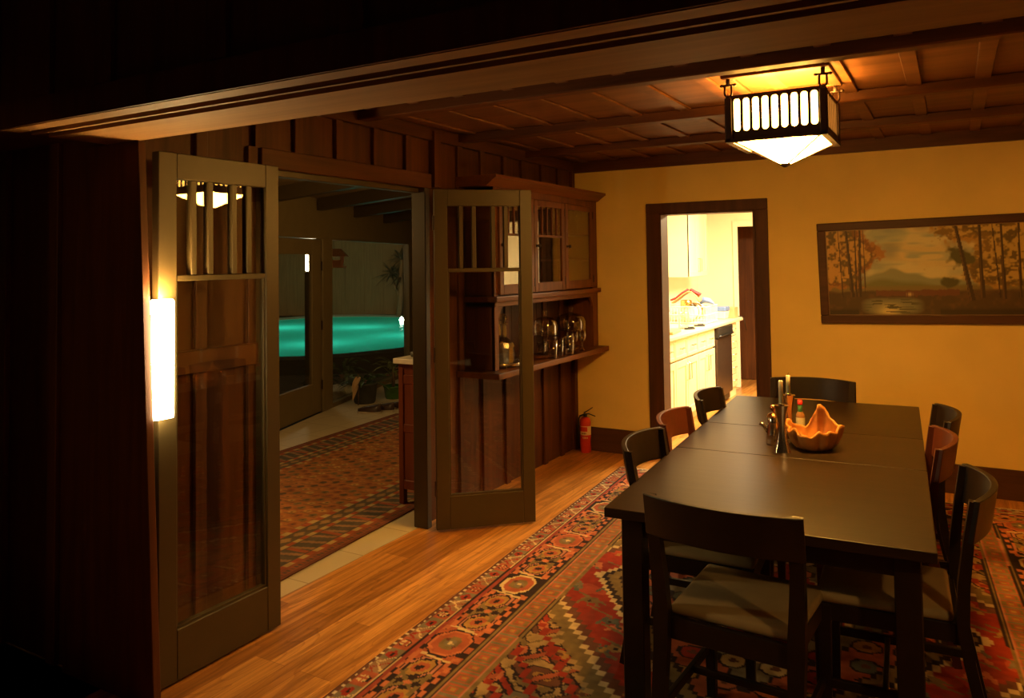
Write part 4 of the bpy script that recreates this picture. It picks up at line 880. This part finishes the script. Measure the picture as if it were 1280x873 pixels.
t = thing('dishwasher', 'dark steel dishwasher under the kitchen counter', 'dishwasher', (.02, 8.445, 0)); 
g = G().box((0, .002, .02), (KF - .03, .645, .868)); g.build('body', 'black_plastic', t); g = G().box((KF - .03, .01, .10), (KF + .005, .64, .745), .004, 1); g.build('door', plain('dark steel front', (.09, .06, .045), .3, .7), t)
g = G().box((KF - .03, .01, .75), (KF + .022, .64, .866), .010, 2); g.sweep([(KF + .022, .05, .775), (KF + .040, .06, .775), (KF + .040, .59, .775), (KF + .022, .60, .775)], .008, seg=6, up=(1, 0, 0)); g.build('control_panel', 'black_plastic', t)
t = thing('drawer_unit', 'narrow cream stack of drawers right of the dishwasher', 'cabinet', (.002, 9.105, 0)); g = G().box((0, .001, 0), (KF - .022, .31, .868)); g.build('body', 'cabinet', t)
for k in range(5):
    z = .115 + k * .15; g = G().box((KF - .022, .006, z), (KF, .304, z + .142), .004, 1); d = g.build('drawer', 'cabinet', t); g = G().sweep([(KF, .11, z + .08), (KF + .025, .115, z + .08), (KF + .025, .195, z + .08), (KF, .20, z + .08)], .005, seg=6, up=(0, 1, 0)); g.build('handle', 'nickel', d)
g = G().box((.002, 6.29, .870), (.635, 9.63, .910), .010, 2); g.box((.002, 6.29, .910), (.020, 9.63, 1.01), .003, 1); tag(g.build('kitchen_worktop', 'counter', None), 'long cream worktop above the kitchen base cabinets', 'worktop')
t = thing('wall_cabinet', 'bright cream wall cabinet above the kitchen worktop', 'cabinet', (.002, 8.56, 1.42)); g = G().box((0, 0, 0), (.28, .74, .95)); g.build('body', 'cabinet', t)
for k in range(2):
    a, b = k * .37 + .003, (k + 1) * .37 - .003; g = G(); g.box((.28, a, .003), (.295, b, .947)); 
    for q in ((a, a + .055, .003, .947), (b - .055, b, .003, .947), (a + .055, b - .055, .003, .065), (a + .055, b - .055, .885, .947)): g.box((.28, q[0], q[2]), (.302, q[1], q[3]), .002, 1)
    d = g.build('door', 'cabinet', t); hy = b - .03 if k == 0 else a + .03; g = G().sweep([(.302, hy, .06), (.328, hy, .065), (.328, hy, .205), (.302, hy, .21)], .005, seg=6); g.build('handle', 'nickel', d)
WZ = .910
t = thing('dish_rack', 'white wire dish rack on the kitchen worktop', 'dish rack', (.10, 8.35, WZ)); g = G(); rx_, ry_, rz_ = .43, .50, .19
for z in (.014, .10, rz_): g.sweep([(0, 0, z), (rx_, 0, z), (rx_, ry_, z), (0, ry_, z), (0, 0, z)], .006, seg=6)
for k in range(13):
    for y in (0, ry_): g.sweep([(.018 + .033 * k, y, .012), (.018 + .033 * k, y, rz_)], .0035, seg=5)
    g.sweep([(.018 + .033 * k, 0, .014), (.018 + .033 * k, ry_, .014)], .0035, seg=5)
for k in range(14): g.sweep([(rx_, .02 + .035 * k, .012), (rx_, .02 + .035 * k, rz_)], .0035, seg=5)
g.build('wire_basket', 'white_plastic', t)
for k in range(5):
    T = Matrix.Translation((.33, 8.42 + .075 * k, WZ + .125)) @ Matrix.Rotation(math.radians(80), 4, 'X')
    g = G().lathe([(0, 0), (.06, 0), (.10, .012), (.10, .016), (.06, .006), (0, .005)], (0, 0, 0), 22, T); tag(g.build('plate', 'tan' if k % 2 else 'white_plastic', None, True), 'tan plate standing on edge in the kitchen dish rack' if k % 2 else 'white plate standing on edge in the kitchen dish rack', 'plate', 'tan plates in the dish rack' if k % 2 else 'white plates in the dish rack')
t = thing('oven_glove', 'folded striped cloth with red ends heaped over the dish rack', 'cloth', (.13, 8.50, WZ + .225))
def ribbon(pts, w_, th):
    g = G(); g.sweep(pts, [w_] * len(pts), [th] * len(pts), seg=10, up=(0, 1, 0)); return g
ribbon([(0, 0, 0), (.05, .0, .035), (.11, .01, .085), (.17, .02, .125), (.22, .02, .125), (.27, .02, .08), (.30, .03, .02)], .012, .085).build('cloth_fold', 'tan', t, True)
ribbon([(-.02, -.02, .030), (.04, -.02, .055), (.10, -.01, .105), (.17, 0, .150)], .012, .05).build('red_end', 'pink', t, True)
ribbon([(.20, .0, .150), (.25, .0, .125), (.31, .01, .095)], .014, .05).build('red_end', 'pink', t, True)
t = thing('saucepan', 'upturned brown saucepan on the dish rack', 'pan', (.30, 8.42, WZ + .196)); g = G().lathe([(.062, 0), (.065, .004), (.060, .060), (.05, .066), (0, .068)], (0, 0, 0), 24); g.build('pan_body', 'copper', t, True); g = G().sweep([(.055, -.02, .012), (.10, -.05, .010), (.13, -.07, .004)], .008, seg=8); g.build('handle', 'black_plastic', t, True)
g = G(); g.sweep([(-.06, -.02, -.02), (-.02, 0, .015), (.04, .01, .005), (.09, .02, -.03)], [.02, .048, .045, .015], [.02, .035, .03, .012], seg=10); tag(g.build('plastic_bag', 'blue', None, True, (.46, 8.62, WZ + .24)), 'crumpled blue plastic bag on top of the dish rack', 'bag')
t = thing('glass_jar', 'clear glass jar near the front of the kitchen worktop', 'jar', (.46, 7.80, WZ)); g = G().lathe([(0, 0), (.05, 0), (.056, .006), (.058, .14), (.052, .155), (.052, .17), (.049, .17), (.053, .14), (.052, .01), (0, .006)], (0, 0, 0), 22); g.build('body', 'glass_thin', t, True)
t = thing('storage_tub', 'white plastic tub with blue lid near end of worktop', 'tub', (.47, 9.26, WZ + .001)); g = G().hexa([(-.055, -.08, 0), (.055, -.08, 0), (.055, .08, 0), (-.055, .08, 0)], [(-.07, -.10, .09), (.07, -.10, .09), (.07, .10, .09), (-.07, .10, .09)], .01, 2); g.build('body', 'white_plastic', t); g = G().box((-.073, -.103, .091), (.073, .103, .145), .012, 2); g.build('lid', 'blue', t)
t = thing('cardboard_box', 'small tan cardboard box at the far end of worktop', 'box', (.50, 9.49, WZ + .001)); g = G().box((-.085, -.09, 0), (.085, .09, .125), .002, 1); g.build('body', 'tan', t); g = G().box((-.086, -.012, .1255), (.086, .012, .127)); g.build('tape', 'label', t)
t = thing('canister', 'white round canister on a cutting board by the doorway jamb', 'canister', (.42, 7.22, WZ + .0265)); g = G().lathe([(0, 0), (.078, 0), (.082, .006), (.082, .15), (.075, .158), (0, .158)], (0, 0, 0), 26); g.build('body', 'white_plastic', t, True); g = G().lathe([(.084, .158), (.086, .162), (.084, .18), (.02, .186), (.018, .20), (.024, .212), (0, .218)], (0, 0, 0), 26); g.build('lid', 'white_plastic', t, True)
g = G().box((-.12, -.19, 0), (.12, .19, .025), .006, 2); tag(g.build('cutting_board', 'tan', None, False, (.44, 7.26, WZ + .0005), .1), 'tan wooden cutting board under the white canister', 'cutting board')
for x, y, r_, lb in ((.54, 7.74, -.5, 'dark clip lying on the worktop beside the glass jar'), (.53, 8.12, -.7, 'dark peg lying in front of the dish rack')):
    g = G().box((-.02, -.06, 0), (.02, .06, .018), .006, 2); g.box((-.008, -.02, .018), (.008, .05, .026), .003, 1); tag(g.build('utensil', 'black_plastic', None, False, (x, y, WZ + .0005), r_), lb, 'utensil')
g = G().sweep([(.45, 9.60, WZ + .006), (.54, 9.60, WZ + .006), (.62, 9.60, WZ + .010), (.650, 9.61, WZ - .02), (.665, 9.64, WZ - .16)], .005, seg=6); tag(g.build('power_cord', 'black_plastic', None, True), 'black cord hanging over the end of the worktop', 'cord')

# ------------------------------------------------------------------ sunroom
WO = Vector((-2.86, 5.47, 0)); WA = math.atan2(.9493, -.3142)       # local x runs along the glazed wall, local y points outdoors
g = G(); SZ = 2.42
for x0, x1, z0, z1 in ((-1.62, -.40, 0, SZ), (-.40, .97, 1.90, SZ), (.97, 3.99, 1.915, SZ), (3.99, 4.5, 0, SZ)): g.box((x0, 0, z0), (x1, .10, z1))
struct('wall_sunroom', g, 'olive_dk', 'olive brown glazed wall of the sunroom facing the pool', 'wall', loc=WO, rot=WA)
d3 = thing('door_3', 'olive framed glass door of the sunroom looking onto the pool', 'door', WO, WA, kind='structure')
g = G()
for x0, x1, z0, z1 in ((-.39, -.25, .01, 1.89), (.745, .955, .01, 1.89), (-.25, .745, 1.725, 1.89), (-.25, .745, .01, .335)): g.box((x0, .02, z0), (x1, .065, z1), .004, 1)
g.build('frame', 'olive_dk', d3); g = G().box((-.251, .038, .334), (.746, .044, 1.726)); g.build('glass_pane', 'glass', d3)
for z in (.3, .95, 1.6):
    g = G().sweep([(.962, .012, z - .05), (.962, .012, z + .05)], .008, seg=8); g.build('hinge', 'iron', d3)
w1 = thing('window_1', 'tall fixed sunroom window showing the lit pool', 'window', WO, WA, kind='structure')
g = G()
for x0, x1, z0, z1 in ((.97, 1.215, 0, 1.915), (3.86, 3.99, 0, 1.915), (1.215, 3.86, 1.895, 1.915), (1.215, 3.86, 0.0, .05)): g.box((x0, .0, z0), (x1, .09, z1), .004, 1)
g.build('window_frame', 'olive_dk', w1); g = G().box((1.214, .045, .049), (3.861, .051, 1.896)); g.build('glass_pane', 'glass', w1)
g = G(); g.box((-4.12, 9.3, 0), (-.03, 9.4, SZ)); struct('wall_sunroom_end', g, 'olive_dk', 'dim end wall of the sunroom', 'wall')
g = G(); g.box((-2.4, .9, 0), (-.03, 1.0, SZ + .2)); g.box((-2.42, 1.0, 0), (-2.34, 4.02, SZ + .2)); struct('wall_sunroom_near', g, 'olive_dk', 'near end wall of the sunroom outside the view', 'wall')
g = G(); g.prism([(-5.0, 2.20), (-.12, 2.56), (-.12, 2.62), (-5.0, 2.26)], 'Y', .9, 9.4); struct('ceiling.002', g, 'olive_dk', 'dim painted board ceiling of the sunroom', 'ceiling')
for k, y in enumerate((2.4, 3.4, 4.4, 5.35, 6.3, 7.25, 8.2)):
    g = G().prism([(-4.6, 2.10), (-.12, 2.43), (-.12, 2.565), (-4.6, 2.235)], 'Y', y - .05, y + .05); struct('rafter' if k == 0 else 'rafter.%03d' % k, g, 'olive', 'dark painted rafter crossing the sunroom ceiling', 'rafter')['group'] = 'sunroom rafters'
# narrow chest with a marble top
ct = thing('chest_of_drawers', 'reddish wooden chest with a white stone top in the sunroom', 'chest', (-.385, 4.17, .010))
g = G(); cw, cl, chh = .245, .62, .935
for x in (0, cw - .04):
    for y in (0, cl - .04): g.box((x, y, 0), (x + .04, y + .04, chh), .003, 1)
g.box((.008, .008, .10), (cw - .008, cl - .008, chh)); g.box((.0, .003, .80), (cw, .02, .86), .002, 1); g.box((.0, .003, .10), (cw, .02, .16), .002, 1); g.box((0, .003, chh - .03), (cw, .02, chh)); g.box((.0, .003, .48), (cw, .02, .53), .002, 1)
g.build('carcass', 'chest', ct)
for k in range(4):
    z = .13 + k * .195; g = G().box((-.012, .05, z), (.010, cl - .05, z + .18), .004, 1); d = g.build('drawer', 'chest', ct)
    for y in (.16, cl - .16):
        T = Matrix.Translation((-.012, y, z + .09)) @ Matrix.Rotation(-math.pi / 2, 4, 'Y'); g = G().lathe([(.006, 0), (.006, .010), (.013, .016), (.014, .024), (0, .030)], (0, 0, 0), 12, T); g.build('knob', 'chest', d, True)
g = G().box((-.025, -.025, chh), (cw + .02, cl + .02, chh + .035), .004, 2); g.build('stone_top', 'stone_top', ct)
t = thing('twisted_cane_plant', 'thin twisted cane stem in a dark dish on the chest', 'plant', (-.315, 4.30, .9805)); g = G().lathe([(0, 0), (.05, 0), (.055, .03), (.05, .03), (.045, .008), (0, .008)], (0, 0, 0), 20); g.build('dish', 'pot_dark', t, True)
g = G(); pts = [(.006 * math.sin(k * 1.4), .006 * math.cos(k * 1.4), .01 + .021 * k) for k in range(18)]; g.sweep(pts, [.006 + .002 * (k % 2) for k in range(18)], seg=8); g.build('stem', 'leaf2', t, True)
g = G()
for k in range(9): g.leafblade((0, 0, .25 + .014 * k), (math.cos(k * 2.4), math.sin(k * 2.4), .9), .05, .012, .5)
g.build('leaves', 'leaf2', t)
# pots and plants by the window
def potplant(name, label, x, y, r, h, pot, leafm, n, ln, wd, trunk=0.0, flowers=0, seed=1):
    rr = random.Random(seed); t = thing(name, label, 'potted plant', (x, y, 0))
    g = G().lathe([(0, 0), (r * .78, 0), (r * .86, .02), (r, h * .88), (r * 1.06, h * .9), (r * 1.06, h), (r * .95, h), (r * .9, h * .85), (0, h * .84)], (0, 0, 0), 26); g.build('pot', pot, t, True)
    if trunk: g = G().sweep([(0, 0, h * .84), (.008, 0, h + trunk * .5), (-.004, .004, h + trunk)], [.022, .017, .012], seg=8); g.build('trunk', 'bark', t, True)
    g = G(); z0 = h * .86 + trunk
    for k in range(n):
        a = rr.uniform(0, 2 * math.pi); e = rr.uniform(.15, 1.25); b0 = (rr.uniform(-.3, .3) * r, rr.uniform(-.3, .3) * r, z0 + rr.uniform(-.1, .05) * (1 if trunk else .2))
        L0 = ln * rr.uniform(.6, 1.1); dirv = Vector((math.cos(a), math.sin(a), e)); g.sweep([b0, tuple(Vector(b0) + dirv.normalized() * L0 * .5)], .003, seg=5); g.leafblade(tuple(Vector(b0) + dirv.normalized() * L0 * .45), (math.cos(a), math.sin(a), e * .7), L0 * .75, wd * rr.uniform(.7, 1.2), .45)
    g.build('foliage', leafm, t)
    if flowers:
        g = G()
        for k in range(flowers):
            a = rr.uniform(0, 2 * math.pi); c = Vector((.07 * math.cos(a), .07 * math.sin(a), h + trunk * rr.uniform(.35, .95)))
            for j in range(5): g.leafblade(c, (math.cos(j * 1.257), math.sin(j * 1.257), .6), .035, .024, .4, 3)
        g.build('flowers', 'flower', t)
    return t
potplant('potted_plant', 'leafy plant in the large dark pot by the sunroom window', -3.12, 7.02, .145, .235, 'pot_dark', 'leaf', 22, .30, .05, 0, 3, 3)
potplant('potted_palm', 'pink flowered plant in the small green glazed pot', -3.00, 7.40, .115, .155, 'pot_green', 'leaf2', 36, .26, .028, .23, 9, 5)
potplant('garden_shrub', 'low leafy garden plant outside the sunroom window beside the stones', -3.95, 7.58, .11, .10, 'pot_dark', 'leaf', 30, .36, .06, 0.12, 3, 8)
t = thing('dried_seed_pod', 'curled pale dried leaf hanging over the dark pot', 'dried leaf', (-3.06, 6.86, .006)); g = G()
for k, (dx, dz, L0) in enumerate(((-.02, .30, .16), (.0, .22, .17), (.03, .30, .14))): g.leafblade((dx, -.02, dz + .02), (.3 * dx, -.4, -.8 + .2 * k), L0, .06, .2)
g.build('dried_blades', 'tan', t); g = G().sweep([(0, -.02, 0), (.01, -.03, .2), (0, -.02, .36)], .006, seg=6); g.build('stem', 'bark', t, True)
for k, (x, y, s) in enumerate(((-3.56, 6.74, .14), (-3.62, 7.04, .15), (-3.86, 6.84, .15), (-3.47, 6.46, .12), (-3.66, 7.33, .12))):
    g = G(); bmesh.ops.create_icosphere(g.bm, subdivisions=3, radius=s); rr = random.Random(k)
    for v in g.bm.verts: v.co *= 1 + .22 * math.sin(v.co.x * 31 / s * .14 + k) * math.sin(v.co.y * 27 / s * .15) + rr.uniform(-.04, .04); v.co.z *= .72
    tag(g.build('garden_stone', 'rock', None, False, (x, y, s * .50 - .02)), 'white rough stone in the pile outside the sunroom window', 'stone', 'white stones outside the window')
def shoe(x, y, rz, label, grp, mat='shoe'):
    t = thing('shoe', label, 'shoe', (x, y, 0), rz, grp); g = G(); rows = []; n = 10
    for i in range(n + 1):
        f = i / n; w_ = .034 + .012 * math.sin(math.pi * min(1, f * 1.15)) - (.02 if i in (0, n) else 0); h = .085 - .045 * f + (.0 if f < .75 else -.01 * (f - .75) * 4)
        rows.append([g.bm.verts.new((w_ * math.cos(a) , -.13 + .26 * f, .018 + h * max(0, math.sin(a)))) for a in np.linspace(0, math.pi, 9)])
    for a, b in zip(rows, rows[1:]):
        for j in range(8): g.bm.faces.new((a[j], b[j], b[j + 1], a[j + 1]))
    for r_ in (rows[0], rows[-1][::-1]): g.bm.faces.new(r_)
    g.build('upper', mat, t, True)
    out = [(.040, -.12), (.044, 0), (.048, .06), (.036, .125), (0, .140), (-.036, .125), (-.048, .06), (-.044, 0), (-.040, -.12), (0, -.138)]
    g = G().prism(out[::-1], 'Z', 0, .020); g.build('sole', 'shoe_w', t); g = G()
    for k in range(3): g.sweep([(-.024, .015 + .022 * k, .082 - .006 * k), (0, .02 + .022 * k, .090 - .007 * k), (.024, .015 + .022 * k, .082 - .006 * k)], .004, seg=5)
    g.build('laces', 'shoe_w', t)
shoe(-2.66, 6.56, 1.9, 'dark shoe lying nearest the door of the sunroom', 'shoes by the sunroom window'); shoe(-2.60, 6.72, 1.8, 'dark shoe in the middle of the row by the pots', 'shoes by the sunroom window'); shoe(-2.52, 6.90, 1.7, 'dark shoe nearest the wooden chest', 'shoes by the sunroom window')

# ------------------------------------------------------------------ garden and pool
g = G()
pool = [(-7.75, 10.1), (-7.1, 10.8), (-6.77, 11.6), (-6.6, 12.5), (-6.75, 14.2), (-8.4, 17.4), (-11.9, 19.6), (-14.5, 19.3), (-15.4, 17.4), (-14.8, 14.0), (-12.2, 11.0), (-9.6, 9.6)]
def smooth_poly(P, n=4):
    P = [Vector((*p, 0)) for p in P]; m = len(P); out = []
    for i in range(m):
        p0, p1, p2, p3 = P[i - 1], P[i], P[(i + 1) % m], P[(i + 2) % m]
        for k in range(n):
            t = k / n; q = .5 * ((2 * p1) + (p2 - p0) * t + (2 * p0 - 5 * p1 + 4 * p2 - p3) * t * t + (3 * p1 - p0 - 3 * p2 + p3) * t ** 3); out.append((q.x, q.y))
    return out
pp = smooth_poly(pool); cxp = sum(p[0] for p in pp) / len(pp); cyp = sum(p[1] for p in pp) / len(pp)
def offs(P, d): return [(cxp + (x - cxp) * (1 + d / math.hypot(x - cxp, y - cyp)), cyp + (y - cyp) * (1 + d / math.hypot(x - cxp, y - cyp))) for x, y in P]
# ground as a ring round the basin out to a far square
far = []
for x, y in pp:
    a = math.atan2(y - cyp, x - cxp); k = 18 / max(abs(math.cos(a)), abs(math.sin(a))); far.append((cxp + k * math.cos(a), cyp + k * math.sin(a)))
def ring(g, A, B, zA, zB):
    n = len(A); a = [g.bm.verts.new((*p, zA)) for p in A]; b = [g.bm.verts.new((*p, zB)) for p in B]
    for i in range(n): g.bm.faces.new((a[i], a[(i + 1) % n], b[(i + 1) % n], b[i]))
g = G(); ring(g, offs(pp, .3), far, -.07, -.07); struct('ground', g, 'earth', 'dark garden ground outside the sunroom', 'ground')
g = G(); ring(g, pp, offs(pp, .32), -.04, -.04); ring(g, offs(pp, .32), offs(pp, .321), -.04, -.10); ring(g, pp, offs(pp, -.001), -.04, -.13); struct('pool_coping', g, 'coping', 'dark stone edging around the lit pool', 'pool edge')
g = G(); ring(g, pp, offs(pp, -.25), -.10, -1.6); f_ = g.bm.faces.new([g.bm.verts.new((*p, -1.6)) for p in offs(pp, -.25)]); struct('pool_basin', g, 'pooltile', 'turquoise plastered basin of the lit pool', 'pool')
m, nt, b = nmat('lit pool water'); nt.nodes.remove(b)
tr = node(nt, 'ShaderNodeBsdfTranslucent'); tr.inputs[0].default_value = (.07, .74, .56, 1); ts = node(nt, 'ShaderNodeBsdfTransparent'); ts.inputs[0].default_value = (.5, .95, .9, 1); gl = node(nt, 'ShaderNodeBsdfGlossy'); gl.inputs['Roughness'].default_value = .12
tcn = node(nt, 'ShaderNodeTexCoord'); nz = node(nt, 'ShaderNodeTexNoise'); nz.inputs['Scale'].default_value = 1.6; nz.inputs['Detail'].default_value = 4; bpn = node(nt, 'ShaderNodeBump'); bpn.inputs['Strength'].default_value = .25; bpn.inputs['Distance'].default_value = .05
nt.links.new(tcn.outputs['Object'], nz.inputs['Vector']); nt.links.new(nz.outputs['Fac'], bpn.inputs['Height']); nt.links.new(bpn.outputs['Normal'], gl.inputs['Normal'])
m1 = node(nt, 'ShaderNodeMixShader'); m1.inputs[0].default_value = .18; m2 = node(nt, 'ShaderNodeMixShader'); m2.inputs[0].default_value = .10
nt.links.new(tr.outputs[0], m1.inputs[1]); nt.links.new(ts.outputs[0], m1.inputs[2]); nt.links.new(m1.outputs[0], m2.inputs[1]); nt.links.new(gl.outputs[0], m2.inputs[2]); nt.links.new(m2.outputs[0], nt.nodes['Material Output'].inputs[0])
g = G(); g.bm.faces.new([g.bm.verts.new((*p, -.115)) for p in offs(pp, -.003)]); struct('pool_water', g, m, 'glowing turquoise water of the night lit pool', 'water')
for k, (x, y) in enumerate(((-9.2, 12.6), (-11.2, 16.4), (-13.2, 15.4), (-8.6, 15.0))):
    d = bpy.data.lights.new('pool_light', 'POINT'); d.energy = W_POOL / 4; d.color = (.55, 1.0, .88); d.shadow_soft_size = .3
    o = bpy.data.objects.new('pool_light', d); o.location = (x, y, -.95); COL.objects.link(o)
t = thing('pool_lamp', 'bright white lamp at the far right edge of pool', 'lamp', (-11.55, 18.55, -.10)); g = G().lathe([(0, -.1), (.05, -.05), (.07, 0), (.05, .05), (0, .1)], (0, 0, .02), 16); g.build('lens', 'lamp_p', t, True); g = G().lathe([(.12, -.08), (.135, -.06), (.135, -.03), (.12, -.02)], (0, 0, .0), 16); g.build('rim', 'iron', t, True)
# board fence behind the pool
fa, fb = Vector((-20.5, 15.6, 0)), Vector((-8.0, 23.4, 0)); fd = (fb - fa).normalized(); fn = Vector((-fd.y, fd.x, 0)); ang = math.atan2(fd.y, fd.x)
fen = thing('board_fence', 'tall board fence with battens behind the pool', 'fence', fa - Vector((0, 0, .05)), ang)
Lf = (fb - fa).length; g = G().box((0, 0, 0), (Lf, .06, 3.0)); k = 0.2
while k < Lf - .2: g.box((k, -.03, 0), (k + .07, 0, 3.0)); k += .62
g.build('boards', 'fence', fen)
t = thing('yucca', 'dark spiky yucca silhouetted against the fence behind pool', 'plant', (-12.6, 19.75, -.07)); g = G().sweep([(0, 0, 0), (.1, 0, .7), (.05, .05, 1.3), (.15, 0, 1.8)], [.10, .08, .07, .05], seg=8); g.sweep([(.08, 0, .6), (-.25, .1, 1.0), (-.35, .1, 1.35)], [.06, .05, .045], seg=8); g.build('trunk', 'bark', t, True)
g = G(); rr = random.Random(2)
for c, n in (((.15, 0, 1.8), 46), ((-.35, .1, 1.35), 40), ((.05, .05, 1.25), 22)):
    for k in range(n): a = rr.uniform(0, 6.283); g.leafblade(c, (math.cos(a), math.sin(a), rr.uniform(-.4, 1.6)), rr.uniform(.4, .75), .06, .3)
g.build('leaves', 'dark_leaf', t)
# hanging wooden feeder outside the window
t = thing('hanging_feeder', 'small copper brown wooden house feeder hanging outside the window', 'bird feeder', (-4.00, 7.47, 1.57), .6)
g = G().box((-.14, -.14, 0), (.14, .14, .022), .004, 1); g.build('tray', 'feeder', t)
g = G(); 
for sx in (-1, 1):
    for sy in (-1, 1): g.hexa([(sx * .09 - .01, sy * .09 - .01, .022), (sx * .09 + .01, sy * .09 - .01, .022), (sx * .09 + .01, sy * .09 + .01, .022), (sx * .09 - .01, sy * .09 + .01, .022)], [(sx * .105 - .01, sy * .105 - .01, .145), (sx * .105 + .01, sy * .105 - .01, .145), (sx * .105 + .01, sy * .105 + .01, .145), (sx * .105 - .01, sy * .105 + .01, .145)])
g.box((-.085, -.085, .022), (.085, .085, .10)); g.build('seed_box', 'feeder', t)
g = G().hexa([(-.17, -.17, .145), (.17, -.17, .145), (.17, .17, .145), (-.17, .17, .145)], [(-.085, -.085, .245), (.085, -.085, .245), (.085, .085, .245), (-.085, .085, .245)], .003, 1); g.build('roof', 'feeder', t)
g = G().sweep([(0, 0, .245), (0, 0, .75)], .003, seg=5); g.build('hanging_wire', 'iron', t)
# sconce reflection in the glass door, built as an added lamp post behind it
t = thing('reflected_lamp', 'glowing box on an added post standing for a lamp reflected in the glass door', 'lamp', (-4.30, 7.36, -.07))
g = G().box((-.055, -.055, 0), (.055, .055, 1.60), .004, 1); g.build('post', 'olive_dk', t); g = G().box((-.045, -.045, 1.605), (.045, .045, 1.82), .006, 2); g.build('lamp_shade', 'lamp_w', t); g = G().box((-.055, -.055, 1.82), (.055, .055, 1.835), .003, 1); g.build('cap', 'iron', t)
